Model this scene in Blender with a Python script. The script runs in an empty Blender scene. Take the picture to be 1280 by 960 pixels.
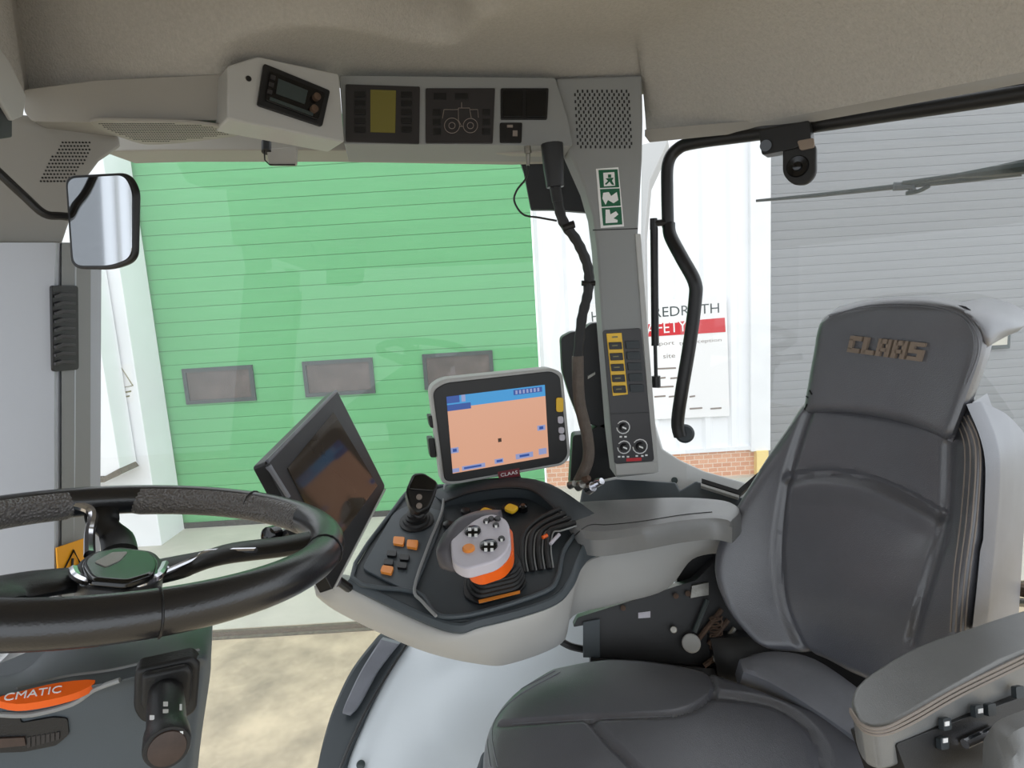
import bpy, bmesh, math, random
from mathutils import Vector, Matrix
from mathutils.bvhtree import BVHTree
random.seed(7)
S = bpy.context.scene; C = S.collection
V = Vector
# ---------------------------------------------------------------- camera
FPX = 750.0; PIT = math.radians(8.3); ROL = math.radians(-3.5); CAM = V((0, 0, 2.6))
Fw = V((0, math.cos(PIT), -math.sin(PIT))); R0 = V((1, 0, 0)); U0 = V((0, math.sin(PIT), math.cos(PIT)))
Rt = math.cos(ROL)*R0 + math.sin(ROL)*U0; Up = -math.sin(ROL)*R0 + math.cos(ROL)*U0
cd = bpy.data.cameras.new('camera'); cam = bpy.data.objects.new('camera', cd); C.objects.link(cam)
cd.sensor_width = 36; cd.lens = 36*FPX/1280; cd.clip_start = 0.02; cd.clip_end = 200
m = Matrix((Rt, Up, -Fw)).transposed().to_4x4(); m.translation = CAM; cam.matrix_world = m
S.camera = cam
S.view_settings.view_transform = 'Standard'; S.view_settings.look = 'None'
S.view_settings.gamma = 1; S.view_settings.use_curve_mapping = False; S.view_settings.exposure = 0.08

def ray(x, y): return Rt*((x-640)/FPX) + Up*((480-y)/FPX) + Fw
def P(x, y, Y): d = ray(x, y); return CAM + d*(Y/d.y)
def Pz(x, y, z): d = ray(x, y); return CAM + d*((z-CAM.z)/d.z)
def pr(v):
    d = v-CAM; k = d.dot(Fw); return (640+FPX*d.dot(Rt)/k, 480-FPX*d.dot(Up)/k)

# ---------------------------------------------------------------- materials
def lin(c):
    return tuple((x/255/12.92 if x/255 <= .04045 else ((x/255+.055)/1.055)**2.4) for x in c)+(1,)
def mat(name, rgb, rough=.5, metal=0, bump=0, scale=200, kind='noise', var=0, vscale=8, coat=0, spec=.5, stretch=None):
    mt = bpy.data.materials.new(name); mt.use_nodes = True; nt = mt.node_tree; b = nt.nodes['Principled BSDF']
    b.inputs['Base Color'].default_value = lin(rgb); b.inputs['Roughness'].default_value = rough
    b.inputs['Metallic'].default_value = metal; b.inputs['Specular IOR Level'].default_value = spec
    b.inputs['Coat Weight'].default_value = coat
    tc = nt.nodes.new('ShaderNodeTexCoord'); src = tc.outputs['Object']
    if stretch:
        mp = nt.nodes.new('ShaderNodeMapping'); mp.inputs['Scale'].default_value = stretch
        nt.links.new(src, mp.inputs['Vector']); src = mp.outputs['Vector']
    if bump:
        if kind == 'noise':
            n = nt.nodes.new('ShaderNodeTexNoise'); n.inputs['Scale'].default_value = scale; n.inputs['Detail'].default_value = 4; out = n.outputs['Fac']
        else:
            n = nt.nodes.new('ShaderNodeTexVoronoi'); n.inputs['Scale'].default_value = scale; out = n.outputs['Distance']
        nt.links.new(src, n.inputs['Vector'])
        bp = nt.nodes.new('ShaderNodeBump'); bp.inputs['Strength'].default_value = bump; bp.inputs['Distance'].default_value = .002
        nt.links.new(out, bp.inputs['Height']); nt.links.new(bp.outputs['Normal'], b.inputs['Normal'])
    if var:
        n = nt.nodes.new('ShaderNodeTexNoise'); n.inputs['Scale'].default_value = vscale; n.inputs['Detail'].default_value = 6; n.inputs['Roughness'].default_value = .65
        nt.links.new(src, n.inputs['Vector'])
        rp = nt.nodes.new('ShaderNodeValToRGB'); e = rp.color_ramp.elements
        c = lin(rgb); e[0].position = .3; e[1].position = .7
        e[0].color = tuple(x*(1-var) for x in c[:3])+(1,); e[1].color = tuple(min(1, x*(1+var)) for x in c[:3])+(1,)
        nt.links.new(n.outputs['Fac'], rp.inputs['Fac']); nt.links.new(rp.outputs['Color'], b.inputs['Base Color'])
    return mt
def emis(name, rgb, st):
    mt = mat(name, (10, 10, 12), .25); b = mt.node_tree.nodes['Principled BSDF']
    b.inputs['Emission Color'].default_value = lin(rgb); b.inputs['Emission Strength'].default_value = st
    return mt
def glassmat(name, tint=(1, 1, 1), rough=0, dust_haze=.05):
    mt = bpy.data.materials.new(name); mt.use_nodes = True; nt = mt.node_tree; nt.nodes.clear()
    o = nt.nodes.new('ShaderNodeOutputMaterial'); mx = nt.nodes.new('ShaderNodeMixShader')
    t = nt.nodes.new('ShaderNodeBsdfTransparent'); t.inputs[0].default_value = tint+(1,)
    g = nt.nodes.new('ShaderNodeBsdfGlossy'); g.inputs['Roughness'].default_value = rough
    fr = nt.nodes.new('ShaderNodeFresnel'); fr.inputs['IOR'].default_value = 1.45
    ge = nt.nodes.new('ShaderNodeNewGeometry'); mu = nt.nodes.new('ShaderNodeMath'); mu.operation = 'MULTIPLY_ADD'; nt.links.new(ge.outputs['Backfacing'], mu.inputs[0]); mu.inputs[1].default_value = -1; mu.inputs[2].default_value = 1
    mm_ = nt.nodes.new('ShaderNodeMath'); mm_.operation = 'MULTIPLY'; nt.links.new(fr.outputs[0], mm_.inputs[0]); nt.links.new(mu.outputs[0], mm_.inputs[1]); nt.links.new(mm_.outputs[0], mx.inputs[0]); nt.links.new(t.outputs[0], mx.inputs[1]); nt.links.new(g.outputs[0], mx.inputs[2])
    df = nt.nodes.new('ShaderNodeBsdfTranslucent'); df.inputs[0].default_value = (.9, .93, .95, 1); d2_ = nt.nodes.new('ShaderNodeBsdfDiffuse'); d2_.inputs[0].default_value = (.9, .93, .95, 1)
    a2 = nt.nodes.new('ShaderNodeMixShader'); nt.links.new(df.outputs[0], a2.inputs[1]); nt.links.new(d2_.outputs[0], a2.inputs[2])
    m2_ = nt.nodes.new('ShaderNodeMixShader'); m2_.inputs[0].default_value = dust_haze; nt.links.new(mx.outputs[0], m2_.inputs[1]); nt.links.new(a2.outputs[0], m2_.inputs[2])  # thin pale film of dust and haze, mixed in to lower contrast
    nt.links.new(m2_.outputs[0], o.inputs[0]); return mt

M = dict(
 headliner=mat('headliner', (180, 177, 172), .95, bump=.9, scale=260, var=.08, vscale=150, spec=.1),
 plast_grey=mat('plastic_warm_grey', (158, 155, 149), .6, bump=.1, scale=900, spec=.3),
 plast_mid=mat('plastic_mid_grey', (140, 142, 142), .55, bump=.1, scale=900, spec=.35),
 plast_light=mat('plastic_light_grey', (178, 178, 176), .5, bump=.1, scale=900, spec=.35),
 pillar_light=mat('pillar_light_grey', (172, 176, 184), .45, bump=.1, scale=900),
 plast_dark=mat('plastic_dark_grey', (72, 79, 84), .5, bump=.12, scale=900, spec=.4),
 plast_darker=mat('plastic_charcoal', (50, 56, 60), .5, bump=.12, scale=900, spec=.4),
 black=mat('black_plastic', (16, 16, 18), .4, bump=.2, scale=900),
 black_gloss=mat('black_gloss', (10, 10, 12), .12),
 rubber=mat('black_rubber', (20, 20, 21), .55, bump=.2, scale=500),
 leather=mat('seat_leather', (86, 87, 93), .3, bump=.15, scale=600, kind='vor', var=.14, vscale=5, spec=.9),
 leather_side=mat('seat_side_leather', (112, 114, 121), .36, bump=.12, scale=700, kind='vor', var=.12, vscale=10),
 leather_wheel=mat('wheel_leather', (22, 22, 26), .28, bump=.06, scale=500, kind='vor', spec=.8),
 leather_arm=mat('armrest_leather', (116, 117, 117), .3, bump=.12, scale=800, kind='vor', var=.1, vscale=8, spec=.8),
 perf=mat('perforated_leather', (92, 88, 86), .35, bump=.9, scale=330, kind='vor', spec=1),
 thread=mat('pale_thread', (140, 131, 124), .8),
 seam=mat('dark_seam', (20, 20, 22), .8),
 embroidery=mat('embroidery', (138, 124, 112), .85, bump=.3, scale=900),
 fender=mat('inner_arch_light_grey', (196, 202, 206), .4, bump=.06, scale=400),
 chrome=mat('chrome', (200, 200, 205), .12, metal=1),
 steel=mat('steel', (150, 148, 142), .35, metal=.9, var=.3, vscale=40),
 dirty=mat('rusty_brown_metal', (84, 66, 54), .7, metal=.3, var=.5, vscale=40, bump=.4, scale=120),
 orange=mat('orange_plastic', (240, 100, 20), .35),
 orange_btn=mat('orange_button', (236, 145, 60), .4),
 yellow=mat('yellow_plastic', (238, 190, 40), .4),
 cap_brown=mat('worn_brown_cap', (62, 48, 42), .5, var=.3, vscale=60),
 white=mat('white_print', (235, 235, 235), .5),
 grey_print=mat('grey_print', (135, 125, 118), .5),
 red=mat('red_print', (200, 35, 45), .5),
 darkred=mat('dark_red_print', (110, 22, 35), .4),
 lilac=mat('lever_face_pale_grey', (196, 192, 202), .35),
 lever_grey=mat('lever_grey', (84, 82, 88), .45, bump=.15, scale=900),
 door_green=mat('door_green', (88, 168, 106), .5, var=.05, vscale=2.5, stretch=(.3, 1, 3)),
 door_grey=mat('door_grey', (130, 132, 134), .5, var=.05, vscale=2.5, stretch=(.3, 1, 3)),
 cladding=mat('white_cladding', (238, 240, 243), .5, var=.02, vscale=1),
 white_paint=mat('white_painted_steel', (232, 234, 236), .5, var=.04, vscale=3),
 concrete=mat('wet_concrete', (176, 160, 134), .6, bump=.8, scale=22, var=.42, vscale=2.4),
 apron=mat('apron_concrete', (186, 183, 170), .7, bump=.4, scale=40, var=.12, vscale=2),
 drain=mat('drain_iron', (84, 76, 62), .7, var=.6, vscale=24, bump=.5, scale=60),
 pane=mat('door_window_pane', (82, 72, 68), .25, var=.45, vscale=5),
 frame_dark=mat('dark_window_frame', (52, 62, 62), .4),
 sign_green=mat('sign_green', (14, 92, 62), .4),
 pale_yellow=mat('pale_yellow_paint', (238, 212, 140), .6),
 warn=mat('warning_orange', (240, 165, 25), .5),
 hose=mat('hose_sleeve', (88, 78, 70), .6, bump=.8, scale=300, var=.2, vscale=40),
 screen_dark=mat('switched_off_screen', (60, 52, 44), .08, var=.25, vscale=5),
 lcd=mat('lcd_olive', (112, 106, 52), .25),
 panel_dark=mat('panel_dark', (44, 42, 44), .4),
 mirror=mat('mirror_glass', (215, 218, 222), .03, metal=1),
 sky_blue=emis('screen_blue', (60, 160, 225), .75), scr_deep=emis('screen_deep_blue', (40, 85, 170), .7),
 scr_sand=emis('screen_sand', (222, 165, 135), .85), scr_pale=emis('screen_pale', (150, 160, 205), .8),
 scr_dark=emis('screen_brown', (80, 50, 30), .4),
 glass=glassmat('window_glass'),
)
def brickmat():
    mt = mat('red_brick', (190, 120, 90), .8); nt = mt.node_tree; b = nt.nodes['Principled BSDF']
    tc = nt.nodes.new('ShaderNodeTexCoord'); mp = nt.nodes.new('ShaderNodeMapping'); mp.inputs['Rotation'].default_value = (math.pi/2, 0, 0)
    br = nt.nodes.new('ShaderNodeTexBrick'); br.inputs['Scale'].default_value = 4.4
    br.inputs['Color1'].default_value = lin((222, 170, 138)); br.inputs['Color2'].default_value = lin((205, 148, 116)); br.inputs['Mortar'].default_value = lin((225, 205, 185))
    nt.links.new(tc.outputs['Object'], mp.inputs[0]); nt.links.new(mp.outputs[0], br.inputs['Vector']); nt.links.new(br.outputs[0], b.inputs['Base Color'])
    return mt
M['brick'] = brickmat()

# ---------------------------------------------------------------- object helpers
WL = {}
def thing(name, label, cat, loc, group=None, kind=None):
    o = bpy.data.objects.new(name, None); C.objects.link(o); o.location = loc; o.empty_display_size = .05
    WL[o.name] = V(loc); o['label'] = label
    if cat: o['category'] = cat
    if group: o['group'] = group
    if kind: o['kind'] = kind
    return o
def obj(name, bm, material, parent=None, label=None, cat=None, group=None, kind=None, bevel=0, seg=3, sharp=35, subs=0, smooth=True):
    if isinstance(material, str): material = M[material]
    bmesh.ops.recalc_face_normals(bm, faces=bm.faces[:])
    n = len(bm.verts); lo = V([min(v.co[i] for v in bm.verts) for i in range(3)]); hi = V([max(v.co[i] for v in bm.verts) for i in range(3)])
    c = (lo+hi)/2
    if parent is None: c.z = lo.z
    bmesh.ops.translate(bm, vec=-c, verts=bm.verts[:])
    me = bpy.data.meshes.new(name); bm.to_mesh(me); bm.free()
    if smooth:
        for p in me.polygons: p.use_smooth = True
        if not bevel: me.set_sharp_from_angle(angle=math.radians(sharp))
    me.materials.append(material)
    o = bpy.data.objects.new(name, me); C.objects.link(o)
    WL[o.name] = c.copy()
    if parent is not None: o.parent = parent; o.location = c-WL[parent.name]
    else: o.location = c
    if bevel:
        b = o.modifiers.new('bevel', 'BEVEL'); b.width = bevel; b.segments = seg; b.limit_method = 'ANGLE'; b.angle_limit = math.radians(30); b.harden_normals = True; b.use_clamp_overlap = True
    if subs:
        s = o.modifiers.new('subdivision', 'SUBSURF'); s.levels = s.render_levels = subs
    if label: o['label'] = label
    if cat: o['category'] = cat
    if group: o['group'] = group
    if kind: o['kind'] = kind
    return o
def struct(name, bm, material, parent=None, label=None, **k):
    return obj(name, bm, material, parent, label, kind=None if parent else 'structure', **k)
def NB(): return bmesh.new()
def prism(bm, pts, vec):
    a = [bm.verts.new(p) for p in pts]; b = [bm.verts.new(V(p)+vec) for p in pts]; n = len(a)
    bm.faces.new(a); bm.faces.new(b[::-1])
    for i in range(n): bm.faces.new((a[i], b[i], b[(i+1) % n], a[(i+1) % n]))
    return bm
def loft(bm, rings, closed=True, cap=True):
    R = [[bm.verts.new(p) for p in r] for r in rings]; n = len(R[0])
    for i in range(len(R)-1):
        for j in range(n if closed else n-1):
            k = (j+1) % n
            bm.faces.new((R[i][j], R[i][k], R[i+1][k], R[i+1][j]))
    if cap and closed: bm.faces.new(R[0][::-1]); bm.faces.new(R[-1])
    return bm
def box(bm, lo, hi):
    lo = V(lo); hi = V(hi)
    return prism(bm, [(lo.x, lo.y, lo.z), (hi.x, lo.y, lo.z), (hi.x, lo.y, hi.z), (lo.x, lo.y, hi.z)], V((0, hi.y-lo.y, 0)))
def basis(n):
    n = n.normalized(); a = V((0, 0, 1)) if abs(n.z) < .9 else V((1, 0, 0)); u = n.cross(a).normalized(); return u, n.cross(u)
def cyl(bm, a, b, r, r2=None, n=24):
    a = V(a); b = V(b); u, v = basis(b-a); r2 = r if r2 is None else r2
    return loft(bm, [[a+(u*math.cos(t)+v*math.sin(t))*r for t in [2*math.pi*i/n for i in range(n)]],
                     [b+(u*math.cos(t)+v*math.sin(t))*r2 for t in [2*math.pi*i/n for i in range(n)]]])
def lathe(bm, a, axis, prof, n=28, sx=1):
    u, v = basis(axis); axis = axis.normalized()
    return loft(bm, [[a+axis*h+(u*math.cos(2*math.pi*i/n)*sx+v*math.sin(2*math.pi*i/n))*r for i in range(n)] for h, r in prof])
def catm(pts, k=6, closed=False):
    pts = [V(p) for p in pts]; n = len(pts); out = []
    rng = range(n if closed else n-1)
    for i in rng:
        if closed: p = [pts[(i+j-1) % n] for j in range(4)]
        else: p = [pts[max(0, i-1)], pts[i], pts[i+1], pts[min(n-1, i+2)]]
        for s in range(k):
            t = s/k
            out.append(.5*((2*p[1])+(p[2]-p[0])*t+(2*p[0]-5*p[1]+4*p[2]-p[3])*t*t+(3*p[1]-p[0]-3*p[2]+p[3])*t**3))
    if not closed: out.append(pts[-1])
    return out
def c2(pts, k=6, closed=False):
    return [(v.x, v.y) for v in catm([V((a, b, 0)) for a, b in pts], k, closed)]
def rnd(pts, r=6, k=4):
    """round every corner of a 2-d polygon"""
    out = []; n = len(pts)
    for i in range(n):
        p = V(pts[i]); a = V(pts[i-1])-p; b = V(pts[(i+1) % n])-p
        q = min(r, a.length*.45, b.length*.45); s = p+a.normalized()*q; e = p+b.normalized()*q
        for j in range(k+1):
            t = j/k; out.append(tuple(s*(1-t)**2+p*2*t*(1-t)+e*t*t))
    return out
def tube(bm, pts, r, n=10, closed=False, rr=None, flat=None):
    pts = [V(p) for p in pts]; N = len(pts); rings = []; pu = None
    for i, p in enumerate(pts):
        if closed: t = pts[(i+1) % N]-pts[i-1]
        else: t = pts[min(N-1, i+1)]-pts[max(0, i-1)]
        t.normalize()
        if pu is None: u, _ = basis(t)
        else:
            u = pu-t*pu.dot(t); u.normalize()
        pu = u; v = t.cross(u); q = rr[i] if rr else r
        rings.append([p+(u*math.cos(2*math.pi*j/n)+v*math.sin(2*math.pi*j/n))*q for j in range(n)])
    if closed:
        R = [[bm.verts.new(p) for p in r_] for r_ in rings]
        for i in range(N):
            for j in range(n):
                k = (j+1) % n; a = R[i]; b = R[(i+1) % N]
                bm.faces.new((a[j], a[k], b[k], b[j]))
        return bm
    return loft(bm, rings)
class PL:
    """a real plane through three points; px coordinates are looked up on it"""
    def __init__(s, a, b, c):
        s.o = V(a); s.n = (V(b)-V(a)).cross(V(c)-V(a)).normalized()
        if s.n.dot(CAM-s.o) < 0: s.n = -s.n
    def at(s, x, y, h=0):
        d = ray(x, y); o = s.o+s.n*h; return CAM+d*((o-CAM).dot(s.n)/d.dot(s.n))
    def slab(s, pts, h0, h1, bm=None):
        """outline on the plane at height h1 (seen face), body down to h0"""
        bm = bm or NB(); return prism(bm, [s.at(x, y, h1) for x, y in pts], -s.n*(h1-h0))
    def disc(s, x, y, r, h0, h1, n=24, bm=None, sx=1):
        bm = bm or NB(); c = s.at(x, y, h1); return lathe(bm, c-s.n*(h1-h0), s.n, [(0, r), (h1-h0, r)], n)
def plY(x0, y0, x1, y1, x2, y2, Ya, Yb, Yc): return PL(P(x0, y0, Ya), P(x1, y1, Yb), P(x2, y2, Yc))
def text(s, a, b, n, h, thick=.001):
    """writing with its base line from a to b on a plane with normal n, letters h high"""
    cu = bpy.data.curves.new('t', 'FONT'); cu.body = s; cu.size = 1; cu.resolution_u = 3
    o = bpy.data.objects.new('t', cu); C.objects.link(o)
    dg = bpy.context.evaluated_depsgraph_get(); me = bpy.data.meshes.new_from_object(o.evaluated_get(dg))
    bpy.data.objects.remove(o); bm = NB(); bm.from_mesh(me)
    xs = [v.co.x for v in bm.verts]; ys = [v.co.y for v in bm.verts]; x0, x1, y0, y1 = min(xs), max(xs), min(ys), max(ys)
    a = V(a); b = V(b); u = (b-a).normalized(); w = (b-a).length; v = n.cross(u).normalized()
    for q in bm.verts:
        q.co = a+u*((q.co.x-x0)/(x1-x0)*w)+v*((q.co.y-y0)/(y1-y0)*h)+n*.0003
    r = bmesh.ops.extrude_face_region(bm, geom=bm.faces[:])
    bmesh.ops.translate(bm, vec=n*thick, verts=[e for e in r['geom'] if isinstance(e, bmesh.types.BMVert)])
    return bm
GL = {'C': [(0, 0, 1, .27), (0, .73, 1, 1), (0, .2, .34, .8)], 'L': [(0, 0, .34, 1), (.2, 0, 1, .27)],
      'A': [(0, 0, .34, 1), (.66, 0, 1, 1), (.2, .73, .8, 1), (.2, .28, .8, .5)], 'S': [(0, 0, 1, .22), (0, .78, 1, 1), (0, .39, 1, .61), (0, .61, .34, .78), (.66, .22, 1, .39)]}
def block_text(s, a, b, n, h, thick, slant=.18):
    a = V(a); b = V(b); u = (b-a).normalized(); w = (b-a).length; v = n.cross(u).normalized(); bm = NB(); cw = w/(len(s)*1.0+.18*(len(s)-1)); x = 0
    for ch in s:
        for x0, y0, x1, y1 in GL[ch]:
            q = [(x0, y0), (x1, y0), (x1, y1), (x0, y1)]
            prism(bm, [a+u*(x+px_*cw+slant*py_*h*.6)+v*(py_*h)+n*thick for px_, py_ in q], -n*thick*2)
        x += cw*1.18
    return bm
def segd(p, a, b):
    ax, ay = a; bx, by = b; dx, dy = bx-ax, by-ay; L = dx*dx+dy*dy or 1e-9
    t = max(0, min(1, ((p[0]-ax)*dx+(p[1]-ay)*dy)/L)); return math.hypot(p[0]-ax-dx*t, p[1]-ay-dy*t)
def sheet(rows, ku, kv, r, back, thick, dents=(), bm=None, inflate=0):
    """padded surface: smooth grid through rows of points, rounded at its border, with a body behind it"""
    R = [catm(row, ku) for row in rows]
    cols = [catm([R[i][j] for i in range(len(R))], kv) for j in range(len(R[0]))]
    G = [[cols[j][i] for j in range(len(cols))] for i in range(len(cols[0]))]
    dents = [(c2(list(p_), 6), w_, e_) for p_, w_, e_ in dents]
    n, m_ = len(G), len(G[0]); back = V(back).normalized(); bm = bm or NB()
    flat = [[p.copy() for p in row] for row in G]
    for i in range(n):
        for j in range(m_):
            p = flat[i][j]
            eu = min((p-flat[i][0]).length, (p-flat[i][-1]).length); ev = min((p-flat[0][j]).length, (p-flat[-1][j]).length)
            qu = 1-min(1, eu/r); qv = 1-min(1, ev/r); q = min(1, math.hypot(qu, qv))
            s = r*(1-math.sqrt(1-q*q))
            x = pr(p)
            for pts, w, dep in dents:
                d = min(segd(x, pts[k], pts[k+1]) for k in range(len(pts)-1))
                if d < w: s += dep*(1-(d/w)**2)**2
            if inflate:
                s -= inflate*math.sin(math.pi*j/(m_-1))*math.sin(math.pi*i/(n-1))
            G[i][j] = p+back*s
    A = [[bm.verts.new(p) for p in row] for row in G]
    B = [[bm.verts.new(flat[i][j]+back*(thick + 0)) for j in range(m_)] for i in range(n)]
    for i in range(n-1):
        for j in range(m_-1):
            bm.faces.new((A[i][j], A[i][j+1], A[i+1][j+1], A[i+1][j])); bm.faces.new((B[i][j], B[i+1][j], B[i+1][j+1], B[i][j+1]))
    for i in range(n-1):
        bm.faces.new((A[i][0], A[i+1][0], B[i+1][0], B[i][0])); bm.faces.new((A[i][-1], B[i][-1], B[i+1][-1], A[i+1][-1]))
    for j in range(m_-1):
        bm.faces.new((A[0][j], B[0][j], B[0][j+1], A[0][j+1])); bm.faces.new((A[-1][j], A[-1][j+1], B[-1][j+1], B[-1][j]))
    return bm
def bvh(bm): bm.normal_update(); return BVHTree.FromBMesh(bm)
def hit(tr, x, y, lift=.0):
    d = ray(x, y).normalized(); h = tr.ray_cast(CAM, d)
    return None if h[0] is None else (h[0]-d*lift)
def drape(tr, pts, r, lift=.0, k=6, bm=None, closed=False):
    q = [hit(tr, x, y, lift) for x, y in c2(pts, k, closed)]; q = [p for p in q if p is not None]
    return tube(bm or NB(), q, r, 6)

# ================================================================ outside: ground, building
WY = 7.158
bm = NB(); box(bm, (-14, -8, -.25), (14, 4.68, 0)); struct('floor', bm, 'concrete', label='stained tan concrete yard outside the cab', smooth=False)
bm = NB(); prism(bm, [V((-14, 4.68, -.24)), V((14, 4.68, -.24)), V((14, 4.68, .004)), V((-14, 4.68, .004))], V((0, 3.2, 0)))
a = thing('apron_slab', 'pale concrete apron strip at the foot of the roller doors', 'pavement', (0, 5, 0), kind='structure')
del a['category']; obj('slab', bm, 'apron', a, smooth=False)
bm = NB()
dr = thing('drain_channel', 'narrow dark iron drain channel across the yard in front of the green door', 'drain', (-1, 4.6, 0))
box(bm, (-5, 4.52, -.02), (7, 4.66, .008)); obj('channel', bm, 'drain', dr, smooth=False)
bm = NB(); box(bm, (-5, 4.56, .008), (7, 4.62, .012)); obj('grating', bm, 'dirty', dr, smooth=False)

def clad(bm, x0, x1, z0, z1, y, pitch=.25, dep=.03):
    x = x0; prof = []
    while x < x1:
        for dx, dy in ((0, 0), (.04, -dep), (.1, -dep), (.14, 0)):
            if x+dx < x1: prof.append((x+dx, y+dy))
        x += pitch
    prof.append((x1, y))
    r = [[V((a_, b_, z)) for a_, b_ in prof]+[V((x1, y+.1, z)), V((x0, y+.1, z))] for z in (z0, z1)]
    return loft(bm, r)
ZT = 5.4
w = bpy.data.objects.new('wall_back', None); C.objects.link(w); w.location = (0, WY, 0); w['kind'] = 'structure'; w['label'] = 'white profiled steel wall of the building'; WL['wall_back'] = V((0, WY, 0))
bm = NB(); clad(bm, -9, -4.56, .0, ZT, WY); struct('cladding', bm, 'cladding', w, smooth=False)
bm = NB(); clad(bm, .36, 2.86, .60, ZT, WY, .32); struct('cladding', bm, 'cladding', w, smooth=False)
bm = NB(); box(bm, (-4.56, WY-.02, 4.75), (.36, WY+.1, ZT)); struct('lintel', bm, 'cladding', w, smooth=False)
bm = NB(); box(bm, (3.1, WY-.02, 4.75), (9, WY+.1, ZT)); struct('lintel', bm, 'cladding', w, smooth=False)
bm = NB(); box(bm, (.36, WY+.0, .1), (3.1, WY+.1, .62)); struct('brick_plinth', bm, 'brick', w, smooth=False)
bm = NB(); box(bm, (.30, WY-.1, -.02), (3.3, WY+.1, .24)); struct('footing', bm, 'apron', w, smooth=False)
bm = NB(); box(bm, (2.86, WY-.06, .55), (3.1, WY+.02, ZT)); struct('corner_flashing', bm, 'white_paint', w, bevel=.01)
bm = NB(); box(bm, (.36, WY-.04, .57), (2.88, WY+.02, .62)); struct('base_flashing', bm, 'white_paint', w, smooth=False)
bm = NB(); box(bm, (2.92, WY-.09, .25), (3.06, WY-.0, .56)); struct('post_foot', bm, 'pale_yellow', w, smooth=False)
# roller doors with real slat joints
def slats(x0, x1, z0, z1, y, pitch, dep):
    bm = NB(); prof = []; z = z0
    while z < z1:
        prof += [(y, z), (y-.002, z+pitch*.5), (y, z+pitch-dep*.8), (y+dep, z+pitch-dep*.5), (y+dep*.9, z+pitch-dep*.15)]; z += pitch
    prof += [(y, z1), (y+.06, z1), (y+.06, z0)]
    return loft(bm, [[V((x, a_, b_)) for a_, b_ in prof] for x in (x0, x1)])
d1 = bpy.data.objects.new('door_1', None); C.objects.link(d1); d1.location = (-2.05, WY, 0); d1['kind'] = 'structure'; d1['label'] = 'green sectional roller door with three small windows'; WL['door_1'] = V((-2.05, WY, 0))
struct('curtain', slats(-4.475, .335, .02, 4.8, WY, .168, .011), 'door_green', d1, smooth=False)
for k in range(4):
    x0 = -3.92+k*1.435
    if k == 3: continue
    bm = NB(); r1 = [(x0, 1.55), (x0+.84, 1.55), (x0+.84, 1.98), (x0, 1.98)]; q = .045
    o_ = [bm.verts.new((a_, WY-.03, b_)) for a_, b_ in r1]; o2 = [bm.verts.new((a_, WY+.01, b_)) for a_, b_ in r1]
    r2 = [(x0+q, 1.55+q), (x0+.84-q, 1.55+q), (x0+.84-q, 1.98-q), (x0+q, 1.98-q)]
    i_ = [bm.verts.new((a_, WY-.03, b_)) for a_, b_ in r2]; i2 = [bm.verts.new((a_, WY+.01, b_)) for a_, b_ in r2]
    for j in range(4):
        n = (j+1) % 4
        for f in ((o_[j], o_[n], i_[n], i_[j]), (o_[j], o2[j], o2[n], o_[n]), (i_[j], i_[n], i2[n], i2[j]), (o2[j], i2[j], i2[n], o2[n])): bm.faces.new(f)
    fr = struct('window_frame', bm, 'frame_dark', d1, smooth=False)
    bm = NB(); box(bm, (x0+q, WY-.012, 1.55+q), (x0+.84-q, WY-.004, 1.98-q)); obj('pane', bm, 'pane', fr, smooth=False)
bm = NB(); box(bm, (-4.475, WY-.03, .0), (.335, WY+.03, .07)); struct('bottom_seal', bm, 'rubber', d1, smooth=False)
d2 = bpy.data.objects.new('door_2', None); C.objects.link(d2); d2.location = (6, WY, 0); d2['kind'] = 'structure'; d2['label'] = 'grey sectional roller door at the right'; WL['door_2'] = V((6, WY, 0))
struct('curtain', slats(3.11, 9.0, .02, 4.8, WY+.02, .105, .006), 'door_grey', d2, smooth=False)
bm = NB(); box(bm, (5.55, WY-.02, 1.62), (6.0, WY+.02, 1.98)); fr = struct('window_frame', bm, 'frame_dark', d2, bevel=.01)
bm = NB(); box(bm, (5.6, WY-.03, 1.67), (5.95, WY-.02, 1.93)); obj('pane', bm, 'apron', fr, smooth=False)
# left jamb column, lower box and pipe
t = thing('door_jamb', 'white steel jamb column left of the green door, carrying a faded warning sticker', 'column', (-4.35, 6.85, 0))
bm = NB(); box(bm, (-4.75, 6.62, .0), (-4.15, 7.12, ZT)); obj('column', bm, 'white_paint', t, bevel=.01)
bm = NB(); box(bm, (-4.77, 6.6, 0), (-4.66, 6.66, .75)); obj('rust_strip', bm, 'brick', t, label='rust-brown strip at the column foot')
jp = PL(V((-4.5, 6.619, 0)), V((-4.2, 6.619, 0)), V((-4.5, 6.619, 2)))
for nm, q, mm in (('sticker', [(143, 456), (164, 454), (167, 502), (146, 505)], 'white'),):
    st = obj(nm, jp.slab(q, 0, .002), mm, t, smooth=False, label='faded white sticker with yellow triangle')
bm = NB(); o_ = [(146, 486), (166, 482), (152, 460)]
tube(bm, [jp.at(x, y, .004) for x, y in o_], .008, 5, closed=True)
jp.slab([(147, 491), (164, 488), (164, 490), (147, 493)], .002, .004, bm); jp.slab([(149, 496), (162, 494), (162, 496), (149, 498)], .002, .004, bm)
obj('sticker_print', bm, 'lcd', st, smooth=False)
t = thing('wall_cabinet', 'tall white cabinet fixed left of the jamb column', 'cabinet', (-4.9, 6.2, .4))
a0, a1 = P(60, 300, 6.3), P(151, 594, 6.3)
bm = NB(); prism(bm, [P(20, 330, 6.3), P(108, 330, 6.3), P(151, 594, 6.3), P(60, 600, 6.3)], V((0, .3, 0))); obj('body', bm, 'white_paint', t, bevel=.01)
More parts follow.
